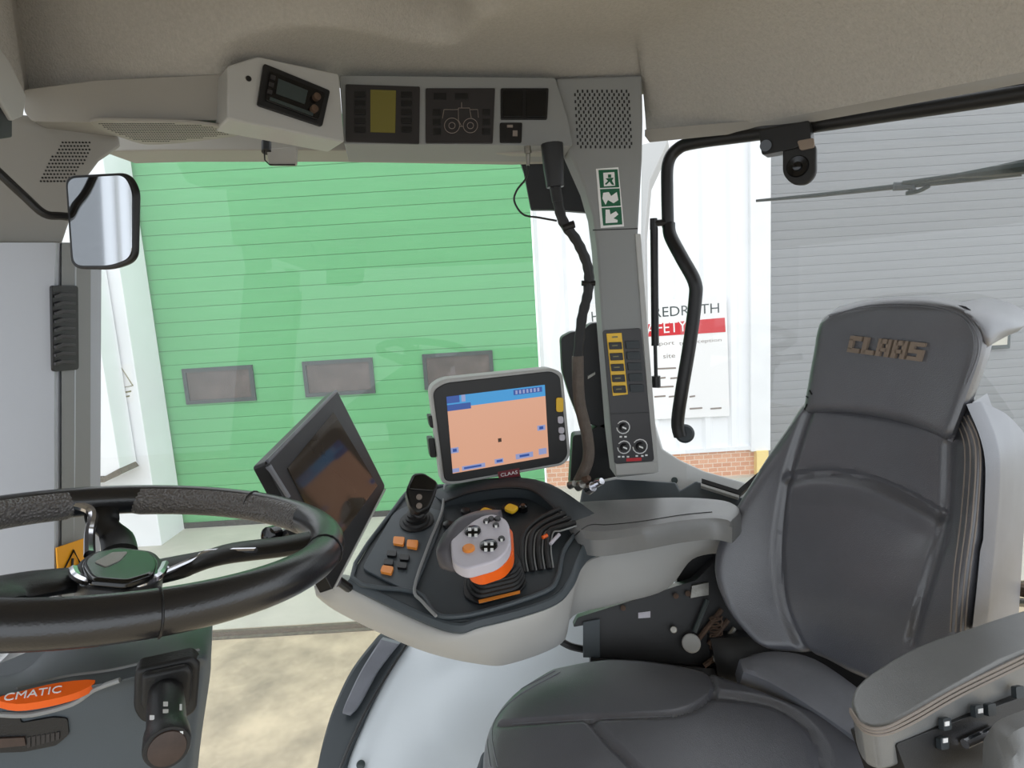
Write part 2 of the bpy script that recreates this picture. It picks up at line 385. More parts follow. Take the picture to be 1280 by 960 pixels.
bm = NB(); prism(bm, [P(60, 598, 6.28), P(128, 597, 6.28), P(148, 586, 6.28), P(153, 592, 6.28), P(130, 603, 6.28), P(60, 604, 6.28)], V((0, .3, 0))); obj('base_edge', bm, 'drain', t, smooth=False)
# safety sign
t = thing('safety_sign', 'white safety notice board with red banner, half hidden behind the pillar', 'sign', tuple(P(820, 515, WY-.05)))
sp = PL(V((0, WY-.05, 0)), V((1, WY-.05, 0)), V((0, WY-.05, 1)))
obj('board', sp.slab([(732, 380), (908, 370), (912, 520), (735, 528)], -.02, 0), 'white', t, smooth=False)
obj('red_banner', sp.slab([(790, 407), (906, 397), (907, 415), (791, 422)], 0, .004), 'red', t, smooth=False)
obj('heading', text('REDRUTH', sp.at(817, 397), sp.at(899, 391), sp.n, .115), 'frame_dark', t, smooth=False)
obj('heading', text('H', sp.at(740, 402), sp.at(750, 401), sp.n, .115), 'frame_dark', t, smooth=False)
obj('banner_text', text('SAFETY', sp.at(801, 419, .005), sp.at(859, 414, .005), sp.n, .13), 'white', t, smooth=False)
for s_, xa, xb in (('report', 815, 843), ('to', 849, 857), ('reception', 863, 902)): obj('notice_text', text(s_, sp.at(xa, 434-(xa-815)*.07), sp.at(xb, 434-(xb-815)*.07), sp.n, .05 if s_ != 'to' else .038), 'grey_print', t, smooth=False)
obj('notice_text', text('site', sp.at(829, 448), sp.at(844, 447), sp.n, .05), 'grey_print', t, smooth=False)
bm = NB()
for y, xs in ((460, (822, 845, 851, 862)), (472, (822, 832, 838, 850)), (483, (822, 842)), (495, (818, 832, 836, 846, 862, 869)), (510, (862, 878, 888, 902))):
    for i in range(0, len(xs), 2): obj('notice_line', sp.slab([(xs[i], y), (xs[i+1], y-1), (xs[i+1], y+1), (xs[i], y+2)], 0, .003), 'grey_print', t, smooth=False)

# ================================================================ cab shell
# headliner: height field inside the border traced at its real distances
brd = [(-190, 60, .9), (-60, 100, 1.0), (28, 118, 1.12), (40, 150, 1.2), (285, 152, 1.25), (300, 96, 1.28), (424, 110, 1.44), (560, 115, 1.47), (700, 118, 1.52), (806, 118, 1.54), (808, 168, 1.53), (880, 160, 1.42), (960, 151, 1.3), (1120, 121, 1.12), (1280, 90, .98), (1480, 40, .85)]
bp = [P(*q) for q in brd]
bp2 = [V((1.35, .2, 2.93)), V((1.2, -.35, 2.82)), V((0, -.45, 2.80)), V((-1.15, -.3, 2.82)), V((-1.3, .35, 2.93))]  # unseen near rim, lowered to keep light out of the roof recess
loop = bp+bp2
hat = [Pz(x, y, 3.1) for x, y in ((30, 118), (60, 84), (115, 62), (200, 48), (330, 38), (430, 42), (500, 55), (548, 62), (575, 56), (600, 30), (650, -20))]+[V((.15, .1, 3.1)), V((-.9, .1, 3.1)), V((-1.0, .6, 3.1))]
hat = catm(hat, 3, True)
def inside(p, poly):
    c = False; n = len(poly)
    for i in range(n):
        a, b = poly[i], poly[i-1]
        if (a.y > p.y) != (b.y > p.y) and p.x < (b.x-a.x)*(p.y-a.y)/(b.y-a.y)+a.x: c = not c
    return c
def pd(p, poly): return min(segd((p.x, p.y), (poly[i-1].x, poly[i-1].y), (poly[i].x, poly[i].y)) for i in range(len(poly)))
lp = []
for i in range(len(loop)):
    a, b = loop[i], loop[(i+1) % len(loop)]
    n = max(2, int((b-a).length/.02))
    lp += [a.lerp(b, j/n) for j in range(n)]
cen = V((0, .42, 3.13)); T_ = [0]+[.012*1.0*i for i in range(1, 9)]+[.1+.9*((i)/64) for i in range(64)]
zs = [sum(lp[(i+j) % len(lp)].z for j in range(-14, 15))/29 for i in range(len(lp))]
rings = []
for t_ in T_:
    rg = []
    for bi, b in enumerate(lp):
        p = b.lerp(cen, t_)
        d = (b-p).length; k = min(1, d/.22); sm_ = min(1, t_/.06); bz_ = b.z*(1-sm_)+sm_*zs[bi]; z = bz_+(3.115-bz_)*(1-(1-k)**2)
        if t_ > .02:
            q = pd(p, hat); s = (1 if inside(p, hat) else -1)*q; s = max(0, min(1, (s+.005)/.06)); z += .2*s*s*(3-2*s)
        rg.append(V((p.x, p.y, z)))
    rings.append(rg)
bm = NB(); R_ = [[bm.verts.new(p) for p in r] for r in rings]; n = len(lp)
for i in range(len(R_)-1):
    for j in range(n): bm.faces.new((R_[i][j], R_[i][(j+1) % n], R_[i+1][(j+1) % n], R_[i+1][j]))
bm.faces.new(R_[-1])
topr = [bm.verts.new(V((p.x, p.y, 3.3))) for p in lp]
for j in range(n): bm.faces.new((R_[0][j], topr[j], topr[(j+1) % n], R_[0][(j+1) % n]))
bm.faces.new(topr)
struct('ceiling', bm, 'headliner', label='beige fabric headliner of the cab roof', sharp=60)

# right hand side glazing
wp = PL(V((0, 1.66, 2)), V((1, 1.66, 2)), V((0, 1.66, 3)))
win = bpy.data.objects.new('window_1', None); C.objects.link(win); win.location = (-.4, 1.66, 1.3); win['kind'] = 'structure'; win['label'] = 'large side window looking onto the green door'; WL['window_1'] = V((-.4, 1.66, 1.3))
struct('pane', wp.slab([(60, 175), (745, 175), (765, 640), (700, 830), (470, 830), (380, 1010), (60, 1010)], -.005, 0), 'glass', win, smooth=False)
bm = NB(); wp.slab([(640, 186), (700, 186), (740, 200), (742, 266), (690, 262), (664, 262), (655, 215), (650, 200)], .01, .035, bm)
struct('black_corner', bm, 'rubber', win, label='black corner of the glazing')
struct('lower_seal', tube(NB(), [P(x, y, Y) for x, y, Y in ((486, 798, 1.5), (455, 838, 1.45), (428, 885, 1.38), (412, 925, 1.3), (402, 965, 1.22), (396, 1010, 1.15))], .012, 8), 'rubber', win)
# header rail above the window
bm = NB(); prism(bm, rnd([(110, 152), (310, 152), (430, 176), (700, 180), (700, 188), (640, 191), (400, 187), (130, 190)], 4) and [P(x, y, 1.42) for x, y in [(105, 150), (310, 152), (430, 172), (700, 176), (704, 190), (640, 192), (400, 188), (200, 188), (128, 190)]], V((0, .12, .0)))
struct('trim_1', bm, 'plast_grey', label='grey header rail above the side window', bevel=.004)
# rear pillar and sill bodywork
sil = PL(P(740, 600, 1.56), P(930, 600, 1.42), P(740, 640, 1.5))
struct('trim_2', sil.slab([(802, 180), (835, 172), (832, 182), (812, 225), (806, 290), (808, 450), (816, 520), (828, 560), (850, 574), (880, 588), (945, 606), (945, 640), (742, 640), (735, 603), (790, 590), (800, 400)], -.05, 0), 'plast_light', label='light grey body frame around the rear window corner', bevel=.006)
sl2 = PL(P(740, 610, 1.46), P(930, 610, 1.36), P(740, 650, 1.40))
struct('trim_3', sl2.slab([(728, 606), (770, 598), (845, 602), (850, 612), (870, 600), (930, 622), (945, 650), (720, 650)], -.08, 0), 'plast_dark', label='dark grey sill behind the armrest console', bevel=.006)
bm = NB(); sl2.slab([(877, 598), (922, 612), (922, 617), (877, 603)], 0, .012, bm); sl2.slab([(920, 614), (948, 590), (950, 596), (924, 620)], 0, .012, bm)
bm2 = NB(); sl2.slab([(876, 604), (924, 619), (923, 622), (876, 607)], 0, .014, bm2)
sealt = thing('sill_seal', 'black rubber strip lying on the grey sill below the rear window', 'seal', tuple(sl2.at(900, 610)))
obj('strip', bm, 'rubber', sealt); obj('highlight_edge', bm2, 'plast_light', sealt)
obj('screw', sil.disc(843, 600, .008, 0, .004), 'frame_dark', sealt)
# long cab rail above the rear window
struct('trim_4', loft(NB(), [[P(x, y, Y) for x, y in q] for Y, q in ((1.46, [(806, 162), (806, 170), (812, 178), (830, 172)]), (1.32, [(950, 150), (950, 160), (952, 164), (955, 152)]), (1.14, [(1100, 122), (1100, 132), (1102, 137), (1105, 124)]), (.99, [(1280, 86), (1280, 97), (1282, 104), (1285, 90)]), (.85, [(1480, 36), (1480, 50), (1482, 58), (1485, 40)]))]), 'plast_grey', label='light grey cab rail running under the headliner', sharp=50)

# left front pillar
pl1 = NB()
sheet([[P(-120, y, 1.0), P(50, y, 1.04), P(70, y, 1.055), P(76, y, 1.07), P(104, y, 1.13)] for y in (303, 420, 560, 700, 830)], 3, 2, .004, (0, 1, 0), .05, bm=pl1)
wl = struct('wall_left', pl1, 'pillar_light', label='light grey front pillar at the left')
pfront = PL(P(76, 350, 1.066), P(104, 350, 1.122), P(76, 650, 1.066))
bm = NB(); sheet([[pfront.at(76, y, .002), pfront.at(90, y, .002), pfront.at(104, y, .002)] for y in (303, 420, 560, 700, 830)], 2, 2, .002, (0, 1, 0), .02, bm=bm)
struct('pillar_shaded_side', bm, 'plast_mid', wl)  # turned side of the pillar, its shading painted in mid grey
lv = thing('louvre_vent', 'tall black louvred vent set in the left pillar', 'vent', tuple(pfront.at(84, 464)))
obj('surround', pfront.slab(rnd([(65, 357), (98, 357), (99, 462), (67, 465)], 4), .003, .008), 'black', lv, bevel=.001)
for k in range(9):
    y = 366+k*10.5; obj('slat', pfront.slab([(70, y+3), (78, y), (95, y+1), (95, y+5), (80, y+4), (70, y+7)], .008, .012), 'panel_dark', lv, bevel=.0006)
# upper pillar cover with speaker holes
up = PL(P(0, 150, 1.12), P(140, 170, 1.26), P(0, 300, 1.08))
upt = thing('corner_cover', 'grey corner cover with speaker holes above the mirror', 'panel', tuple(up.at(40, 303)))
obj('cover', up.slab(c2([(-150, 130), (-150, 303), (40, 304), (78, 304), (90, 268), (104, 228), (125, 200), (152, 182), (150, 170), (110, 150), (0, 140)], 1), -.03, 0), 'plast_grey', upt, bevel=.005)
bm = NB()
for i in range(15):
    for j in range(12):
        x = 112-i*4.2-(j % 2)*2; y = 178+j*4.4
        if x > 118-j*3.0+4 or x < 76-j*2.6: continue
        up.disc(x, y, .0017, .0002, .0012, 8, bm)
obj('speaker_holes', bm, 'black', upt, label='dark round speaker holes', kind='stuff')
obj('seam_line', up.slab([(-100, 303), (78, 303), (78, 305), (-100, 305)], 0, .001), 'black', upt, smooth=False)
bm = NB(); up.disc(1, 323, .006, .0, .03, 16, bm); obj('screw', bm, 'black', upt)
# overhead left trim
ol = PL(P(28, 120, 1.12), P(300, 120, 1.22), P(28, 150, 1.12))
t = thing('overhead_shelf', 'long pale grey overhead shelf panel at the top left', 'panel', tuple(ol.at(150, 150)))
obj('shelf_body', ol.slab(rnd([(28, 112), (120, 100), (288, 92), (290, 150), (110, 153), (40, 152), (30, 140)], 4), -.12, 0), 'plast_grey', t, bevel=.004)
vg = PL(P(110, 150, 1.12), P(300, 170, 1.26), P(190, 184, 1.3))
vt = thing('mesh_speaker', 'curved perforated mesh grille under the overhead shelf', 'grille', tuple(vg.at(200, 170)))
gout = c2([(112, 153), (180, 152), (250, 155), (304, 166), (270, 174), (200, 181), (165, 177)], 4, True)
obj('grille_rim', vg.slab(gout, -.006, 0), 'plast_grey', vt, bevel=.002)
bm = NB()
for j in range(12):
    for i in range(60):
        x = 118+i*3.2+(j % 2)*1.6; y = 155+j*2.2
        v_ = V((x, y, 0))
        if inside(v_, [V((a, b, 0)) for a, b in c2([(124, 155), (180, 154), (250, 157), (292, 166), (265, 171), (200, 178), (168, 175)], 3, True)]): vg.disc(x, y, .0016, 0, .0008, 6, bm)
obj('grille_holes', bm, 'black', vt, label='small dark mesh holes', kind='stuff')
# light strut at the very top left
t = thing('corner_strut', 'pale diagonal strut with black edge in the top left corner', 'strut', tuple(P(0, 150, .95)))
cs = PL(P(0, 60, .98), P(30, 120, 1.04), P(0, 140, .98))
obj('strut_body', cs.slab([(-60, 0), (-5, 52), (12, 75), (34, 120), (30, 146), (16, 152), (0, 125), (-60, 60)], -.03, 0), 'plast_light', t, bevel=.004)
obj('black_edge', cs.slab([(-60, 60), (0, 118), (18, 142), (16, 150), (16, 172), (-10, 176), (-60, 150)], -.04, -.006), 'black', t, bevel=.003)

# overhead console
oc = PL(P(430, 100, 1.34), P(695, 100, 1.42), P(430, 180, 1.32))
con = thing('overhead_console', 'grey overhead console with three dark panels above the side window', 'console', tuple(oc.at(560, 180)))
obj('console_body', oc.slab(rnd([(424, 94), (694, 97), (710, 150), (716, 182), (430, 180)], 3), -.1, 0), 'plast_mid', con, bevel=.004)
pa = obj('display_module', oc.slab(rnd([(432, 105), (525, 108), (524, 180), (432, 177)], 2), 0, .004), 'panel_dark', con, bevel=.001, label='dark module with olive display between two key columns')
obj('lcd_screen', oc.slab([(463, 112), (495, 113), (494, 166), (463, 165)], .004, .0055), 'lcd', pa, smooth=False)
for cx in (450, 508):
    for k in range(5): obj('key', oc.slab(rnd([(cx-7, 114+k*11), (cx+7, 114+k*11), (cx+7, 121+k*11), (cx-7, 121+k*11)], 1.5), .004, .007), 'black', pa, bevel=.0006)
pb = obj('status_module', oc.slab(rnd([(532, 110), (619, 110), (616, 179), (532, 179)], 2), 0, .004), 'panel_dark', con, bevel=.001, label='dark module with outlined tractor symbol')
bm = NB(); h = .0055; rr_ = .0007
def ol_(pts, closed=False): tube(bm, [oc.at(x, y, h) for x, y in pts], rr_, 5, closed)
ol_([(565+9.5*math.cos(a), 157+9.5*math.sin(a)) for a in [i*math.pi/12 for i in range(24)]], True)
ol_([(565+4*math.cos(a), 157+4*math.sin(a)) for a in [i*math.pi/6 for i in range(12)]], True)
ol_([(588+9*math.cos(a), 157+9*math.sin(a)) for a in [i*math.pi/12 for i in range(24)]], True)
ol_([(588+4*math.cos(a), 157+4*math.sin(a)) for a in [i*math.pi/6 for i in range(12)]], True)
ol_([(555, 137), (573, 137), (573, 150), (577, 158)]); ol_([(573, 150), (573, 135), (587, 135), (589, 147)]); ol_([(577, 128), (577, 135)]); ol_([(587, 137), (597, 137), (598, 147)])
ol_([(555, 137), (553, 148)]); ol_([(574, 158), (579, 158)])
obj('tractor_symbol', bm, 'grey_print', pb)
for x, y in ((550, 120), (577, 120)): obj('key', oc.slab([(x-8, y-4), (x+8, y-4), (x+8, y+4), (x-8, y+4)], .004, .006), 'black', pb, bevel=.0006)
for x in (546, 608):
    for k in range(3): obj('key', oc.slab([(x-5, 136+k*12), (x+5, 136+k*12), (x+5, 144+k*12), (x-5, 144+k*12)], .004, .006), 'black', pb, bevel=.0006)
pc = obj('switch_module', oc.slab(rnd([(626, 110), (686, 110), (684, 149), (626, 149)], 2), -.003, .004), 'black', con, bevel=.001, label='black two-rocker switch block')
for x in (638, 675): obj('switch_mark', oc.slab([(x-4, 133), (x+4, 133), (x+4, 140), (x-4, 140)], .004, .006), 'grey_print', pc, smooth=False)
for x in (627, 656): obj('rocker', oc.slab(rnd([(x+2, 113), (x+27, 113), (x+26, 146), (x+2, 146)], 2), .004, .007), 'black_gloss', pc, bevel=.001)
pdm = obj('blank_switch', oc.slab(rnd([(625, 153), (653, 153), (652, 178), (625, 178)], 2), -.003, .004), 'black', con, bevel=.001)
bm = NB(); oc.slab([(641, 163), (647, 163), (647, 170), (641, 170)], .004, .006, bm); oc.slab([(634, 156), (641, 156), (641, 159), (634, 159)], .004, .006, bm); obj('switch_mark', bm, 'grey_print', pdm, smooth=False)

# radio pod
rp = PL(P(290, 90, 1.17), P(425, 95, 1.31), P(290, 150, 1.16))
pod = thing('radio_pod', 'pale grey angled overhead pod holding the radio', 'panel', tuple(rp.at(360, 170)))
obj('pod_body', rp.slab(rnd([(284, 82), (322, 70), (424, 92), (431, 178), (300, 152), (284, 148)], 4), -.08, 0), 'plast_light', pod, bevel=.005)
obj('plug', rp.disc(311, 98, .005, 0, .002, 16), 'black', pod)
rad = thing('car_radio', 'black radio with knobs set in the angled overhead pod', 'radio', tuple(rp.at(365, 150, .003)))
obj('surround', rp.slab(rnd([(330, 79), (413, 113), (403, 158), (322, 131)], 3), .001, .008), 'black', rad, bevel=.001)
obj('fascia', rp.slab(rnd([(338, 88), (407, 116), (398, 150), (332, 125)], 3), .008, .013), 'black_gloss', rad, bevel=.001)
obj('display', rp.slab([(348, 98), (385, 113), (381, 130), (345, 117)], .013, .0145), 'frame_dark', rad, smooth=False)
obj('cassette_slot', rp.slab([(338, 121), (392, 141), (391, 145), (337, 125)], .013, .015), 'frame_dark', rad, smooth=False)
for x, y in ((397, 120), (394, 135)): obj('knob', rp.disc(x, y, .007, .013, .024, 20), 'dirty', rad)
for x, y in ((341, 96), (339, 105), (337, 114)): obj('radio_key', rp.slab([(x-2, y-3), (x+4, y-1), (x+3, y+4), (x-3, y+2)], .013, .016), 'panel_dark', rad)

# clip under header
cp = PL(P(330, 180, 1.33), P(372, 182, 1.34), P(330, 205, 1.33))
t = thing('header_clip', 'small grey and black clip hanging under the header rail', 'clip', tuple(cp.at(350, 178)))
obj('clip_body', cp.slab(rnd([(333, 186), (371, 183), (370, 206), (336, 206)], 3), -.015, 0), 'plast_grey', t, bevel=.002)
bm = NB(); tube(bm, [cp.at(x, y, .002) for x, y in ((330, 184), (331, 200), (337, 206), (369, 206))], .0016, 6); obj('clip_edge', bm, 'black', t)
bm = NB(); cyl(bm, cp.at(333, 178, -.01), cp.at(333, 190, -.0), .010); obj('hinge', bm, 'black', t)

# exterior mirror
mp_ = PL(P(80, 225, .98), P(168, 225, .93), P(80, 330, .98))
mr = thing('wing_mirror', 'rectangular black-edged exterior mirror left of the green door', 'mirror', tuple(mp_.at(125, 335)))
mo = rnd([(80, 219), (158, 215), (170, 236), (168, 326), (140, 337), (88, 336)], 14, 6)
obj('housing', mp_.slab(mo, -.010, 0), 'black', mr, bevel=.004)
mi = rnd([(84, 223), (155, 219), (165, 238), (164, 322), (138, 332), (92, 332)], 12, 6)
obj('glass', mp_.slab(mi, 0, .002), 'mirror', mr, smooth=False)
obj('mirror_arm', tube(NB(), catm([P(-60, 160, .9), P(0, 217, .93), P(30, 245, .95), P(55, 267, .965), P(76, 270, .985), P(100, 272, 1.01)], 5), .0065, 10), 'black', mr)

nb = thing('mirror_backdrop_shed', 'grey and white shed added across the yard for the wing mirror to reflect', 'building', (-20.5, -6, 0))  # shed out of view, added to give the mirror a reflection
bm = NB(); box(bm, (-21, -5.15, 0), (-20, 14, 14)); obj('grey_wall', bm, 'door_grey', nb, smooth=False)
bm = NB(); box(bm, (-21.5, -20, 0), (-20.2, -5.15, 14)); obj('white_wall', bm, 'cladding', nb, smooth=False)
for y_ in (-5.6, -6.0, -6.6): bm = NB(); box(bm, (-20.2, y_-.04, 0), (-20.1, y_+.04, 14)); obj('wall_joint', bm, 'plast_light', nb, smooth=False)
# ================================================================ rear pillar with controls
pp = PL(P(700, 100, 1.44), P(803, 100, 1.44), P(815, 590, 1.40))
pil = thing('control_pillar', 'tall grey pillar with speaker holes above, stickers and switch panel below', 'pillar', tuple(pp.at(790, 598)))
po = c2([(694, 97), (803, 93)], 1)+[(804, 150), (803, 200), (798, 290), (806, 400), (813, 500), (822, 592), (770, 598), (763, 540), (752, 400), (746, 310), (741, 270), (731, 235), (719, 208), (706, 178), (699, 150)]
obj('pillar_cover', pp.slab(po, -.09, 0), 'plast_mid', pil, bevel=.007)
bm = NB()
for j in range(17):
    for i in range(12):
        x = 716+i*6.1+(j % 2)*2.5+j*.25; y = 114+j*4.35
        if x > 793 or (i == 0 and j % 2 == 0): continue
        c = pp.at(x, y, .0008); bm2 = [c+V((-.0019, 0, -.0032)), c+V((.0019, 0, -.0032)), c+V((.0019, 0, .0032)), c+V((-.0019, 0, .0032))]
        prism(bm, bm2, -pp.n*.0006)
obj('speaker_holes', bm, 'black', pil, label='slotted speaker holes in the pillar top', kind='stuff', smooth=False)
obj('lit_side_strip', pp.slab([(794, 292), (801, 292), (809, 400), (824, 590), (817, 590), (802, 400)], -.02, .003), 'plast_light', pil, bevel=.002, label='right edge of the pillar, painted paler as if lit')  # light on the pillar's side face, painted as a paler strip
obj('joint_line', pp.slab([(741, 287), (797, 285), (797, 286.3), (741, 288.3)], 0, .0006), 'black', pil, smooth=False)
es = obj('exit_sticker', pp.slab([(745, 211), (773, 209), (780, 283), (751, 285)], 0, .0012), 'white', pil, smooth=False, label='three-square green escape sticker')
sq = [[(748, 212.5), (772, 211.5), (774, 234), (750, 235)], [(750, 236.5), (774.5, 235.5), (776, 257), (752, 258.5)], [(752, 260), (776.5, 258.5), (778, 280.5), (754, 282)]]
for q in sq: obj('sticker_square', pp.slab(q, .0012, .0018), 'sign_green', es, smooth=False)
bm = NB()
for a in ([(754, 216), (768, 215), (769, 232), (755, 233)],): pp.slab(a, .0018, .0022, bm)
for a in ([(754, 241), (761, 240), (764, 245), (771, 240), (773, 250), (767, 254), (760, 250), (757, 256), (753, 248)], [(757, 262), (762, 262), (763, 268), (770, 264), (773, 268), (767, 273), (772, 275), (772, 278), (757, 279)]): pp.slab(a, .0018, .0022, bm)
obj('sticker_pictograms', bm, 'white', es, smooth=False)
bm = NB()
pp.slab([(760, 218), (764, 218), (764, 222), (760, 222)], .0022, .0026, bm); pp.slab([(757, 223), (767, 222), (765, 226), (768, 231), (765, 231), (762, 227), (758, 231), (756, 230), (760, 226)], .0022, .0026, bm)
obj('sticker_figure', bm, 'sign_green', es, smooth=False)
obj('switch_panel', pp.slab(rnd([(753, 413), (801, 410), (818, 576), (768, 580)], 4), 0, .004), 'panel_dark', pil, bevel=.001)
def qd(x, y, w, h, sk=.12): return [(x, y), (x+w, y-.5), (x+w+sk*h, y+h-.5), (x+sk*h, y+h)]
obj('switch_plate', pp.slab([(758, 417), (777, 416), (785, 493), (766, 495)], .004, .006), 'yellow', pil, bevel=.0008, label='yellow switch surround')
for k in range(5):
    y = 428+k*13.6; x = 760+k*1.25
    s1 = obj('rocker_switch', pp.slab(rnd(qd(x+1, y, 16, 9), 1), .006, .010), 'black', pil, bevel=.001, label='black rocker in the yellow surround')
    obj('switch_legend', pp.slab(qd(x+5, y+3.5, 7, 1.4), .010, .0105), 'lcd', s1, smooth=False)
    obj('rocker_switch', pp.slab(rnd(qd(x+22, y-1.5, 17, 9.5), 1), .004, .009), 'plast_darker', pil, bevel=.001, label='dark grey rocker right of the yellow surround')
obj('switch_legend', pp.slab(qd(765, 420.5, 7, 2), .006, .0066), 'lcd', pil, smooth=False)
obj('panel_joint', pp.slab([(763, 517), (811, 515), (811, 516.3), (763, 518.3)], .004, .0048), 'black', pil, smooth=False)
for x, y, r in ((779, 534, 8.2), (780, 559, 8.2), (800, 558, 9.2)):
    k_ = 1.40/FPX; c = pp.at(x, y, .0045); u, v = basis(pp.n)
    kn = obj('rotary_knob', lathe(NB(), pp.at(x, y, .004), pp.n, [(0, r*k_*.62), (.011, r*k_*.52), (.012, r*k_*.45)], 24), 'black', pil)
    obj('knob_scale', tube(NB(), [c+(u*math.cos(t)+v*math.sin(t))*r*k_ for t in [math.pi*.15*i for i in range(13)]], .0014, 5), 'white', kn)
    obj('knob_pointer', pp.slab([(x-1, y-1), (x+4, y+1), (x+4, y+3), (x-1, y+1)], .015, .017), 'white', kn, smooth=False)
bm = NB()
for x, y in ((776, 546), (782, 546), (774, 571), (779, 571), (785, 571), (796, 570), (803, 570), (808, 569)): pp.slab([(x-1.5, y-1), (x+1.5, y-1), (x+1.5, y+1), (x-1.5, y+1)], .004, .005, bm)
obj('knob_marks', bm, 'white', pil, smooth=False)
obj('red_legend', pp.slab([(783, 573), (802, 572), (802, 576), (783, 577)], .004, .005), 'red', pil, smooth=False)
obj('lower_cap', pp.slab([(770, 580), (820, 577), (822, 591), (771, 594)], 0, .006), 'plast_light', pil, bevel=.001)

# ================================================================ cables and outside lamp
cab = thing('signal_cable', 'thick black plug cable running down beside the pillar', 'cable', tuple(P(722, 608, 1.34)))
obj('plug', tube(NB(), [P(690, 180, 1.33), P(692, 210, 1.33), P(694, 234, 1.33)], .02, 12, rr=[.024, .022, .019]), 'black', cab)
obj('plug_neck', tube(NB(), [P(694, 234, 1.33), P(697, 252, 1.33)], .012, 12), 'rubber', cab)
path = catm([P(697, 250, 1.33), P(704, 277, 1.33), P(722, 303, 1.34), P(735, 335, 1.35), (P(735, 365, 1.35)), P(727, 400, 1.35), P(722, 450, 1.35)], 5)
obj('corrugated_sleeve', tube(NB(), path, .011, 10, rr=[.0105+.0014*(i % 2) for i in range(len(path))]), 'rubber', cab)
obj('braided_sleeve', tube(NB(), catm([P(722, 445, 1.35), P(724, 500, 1.35), P(734, 545, 1.35), P(735, 575, 1.34), P(723, 603, 1.32)], 6), .0135, 12), 'hose', cab)
obj('cable_tie', tube(NB(), [P(727, 354, 1.345), P(744, 354, 1.345)], .006, 8), 'black', cab)
obj('cable_tie', tube(NB(), [P(703, 285, 1.325), P(718, 280, 1.325)], .008, 8), 'black', cab)
ac = thing('antenna_lead', 'thin black antenna wire looping from a metal plug beside the header', 'cable', tuple(P(645, 260, 1.33)))
obj('wire', tube(NB(), catm([P(660, 205, 1.34), P(658, 222, 1.34), P(646, 238, 1.34), P(643, 252, 1.34), P(654, 268, 1.34), P(674, 272, 1.34), P(696, 276, 1.34)], 6), .0022, 8), 'black', ac)
obj('metal_plug', tube(NB(), [P(659, 183, 1.34), P(660, 192, 1.34), P(660, 193, 1.34), P(660, 207, 1.34)], .005, 10, rr=[.008, .008, .005, .004]), 'steel', ac)
lamp = PL(P(700, 400, 1.60), P(760, 400, 1.60), P(700, 520, 1.60))
lt = thing('corner_housing', 'black plastic housing standing between the terminal and the pillar', 'housing', tuple(lamp.at(735, 600)))
obj('upper_housing', lamp.slab(rnd([(701, 422), (716, 414), (726, 416), (738, 404), (765, 402), (765, 540), (742, 532), (724, 526), (712, 495), (703, 465)], 5), -.05, 0), 'black', lt, bevel=.006)
obj('lower_housing', lamp.slab(rnd([(716, 544), (730, 543), (748, 532), (770, 520), (772, 600), (740, 612), (712, 610)], 5), -.05, 0), 'black', lt, bevel=.006)
obj('lamp_bracket', lamp.slab([(735, 470), (744, 465), (744, 468), (735, 474)], 0, .01), 'steel', lt)
ft = thing('hose_coupling', 'small cluster of metal couplings where the cable meets the sill', 'coupling', tuple(P(730, 618, 1.29)))
for x, y, r, mm in ((722, 608, .012, 'steel'), (735, 611, .014, 'chrome'), (712, 607, .009, 'steel'), (746, 604, .010, 'chrome'), (730, 600, .008, 'dirty')):
    c = P(x, y, 1.29); obj('coupling_ring', cyl(NB(), c, c+V((.01, -.012, .008)), r, r*.8, 16), mm, ft, bevel=.001)

# ================================================================ rear window
rw = PL(P(812, 400, 1.55), P(1280, 250, 1.08), P(812, 560, 1.55))
w2 = bpy.data.objects.new('window_2', None); C.objects.link(w2); w2.location = tuple(P(1000, 560, 1.35)); WL['window_2'] = w2.location.copy(); w2['kind'] = 'structure'; w2['label'] = 'opening rear window with black tube frame, behind the seat'
gp = PL(P(830, 200, 1.5), P(1280, 120, 1.12), P(850, 560, 1.48))
obj('pane', gp.slab([(842, 195), (870, 172), (1000, 150), (1400, 85), (1420, 700), (905, 690), (858, 600)], -.004, 0), 'glass', w2, smooth=False)
obj('window_frame', tube(NB(), catm([P(835, 284, 1.46), P(834, 240, 1.46), P(835, 205, 1.46), P(846, 187, 1.45), P(870, 178, 1.42), P(955, 166, 1.32), P(1100, 144, 1.16), P(1280, 116, 1.0), P(1480, 80, .86)], 6), .0145, 12), 'black', w2, label='black rubber-edged tube frame')
obj('frame_lip', tube(NB(), catm([P(955, 158, 1.33), P(1100, 136, 1.165), P(1280, 106, 1.0), P(1480, 68, .86)], 5), .008, 8), 'black_gloss', w2)
obj('handle', tube(NB(), catm([P(836, 280, 1.46), P(838, 295, 1.45), P(852, 322, 1.42), P(868, 352, 1.40), P(869, 375, 1.40), P(862, 430, 1.40), P(852, 490, 1.40), P(847, 528, 1.41), P(850, 545, 1.41)], 6), .0155, 12), 'black', w2, label='long cranked black handle bar')
obj('handle_knob', lathe(NB(), P(856, 542, 1.42), (CAM-P(856, 542, 1.42)).normalized(), [(-.01, .021), (.006, .023), (.012, .018), (.0125, .012)], 24), 'plast_darker', w2)
gs = thing('gas_strut', 'slim vertical black gas strut between the pillar and the window handle', 'strut', tuple(P(819, 484, 1.46)))
obj('cylinder', cyl(NB(), P(817.5, 284, 1.46), P(819, 432, 1.46), .0092), 'black', gs)
obj('rod', cyl(NB(), P(819, 432, 1.46), P(820, 472, 1.46), .0045), 'black', gs)
obj('end_fitting', cyl(NB(), P(820, 470, 1.46), P(820.5, 484, 1.46), .0105), 'black', gs)
bm = NB(); tube(bm, [P(816, 279, 1.46), P(834, 278, 1.455)], .008, 8); bm = tube(bm, [P(817, 273, 1.46), P(817, 287, 1.46)], .009, 8); obj('bracket', bm, 'black', gs)
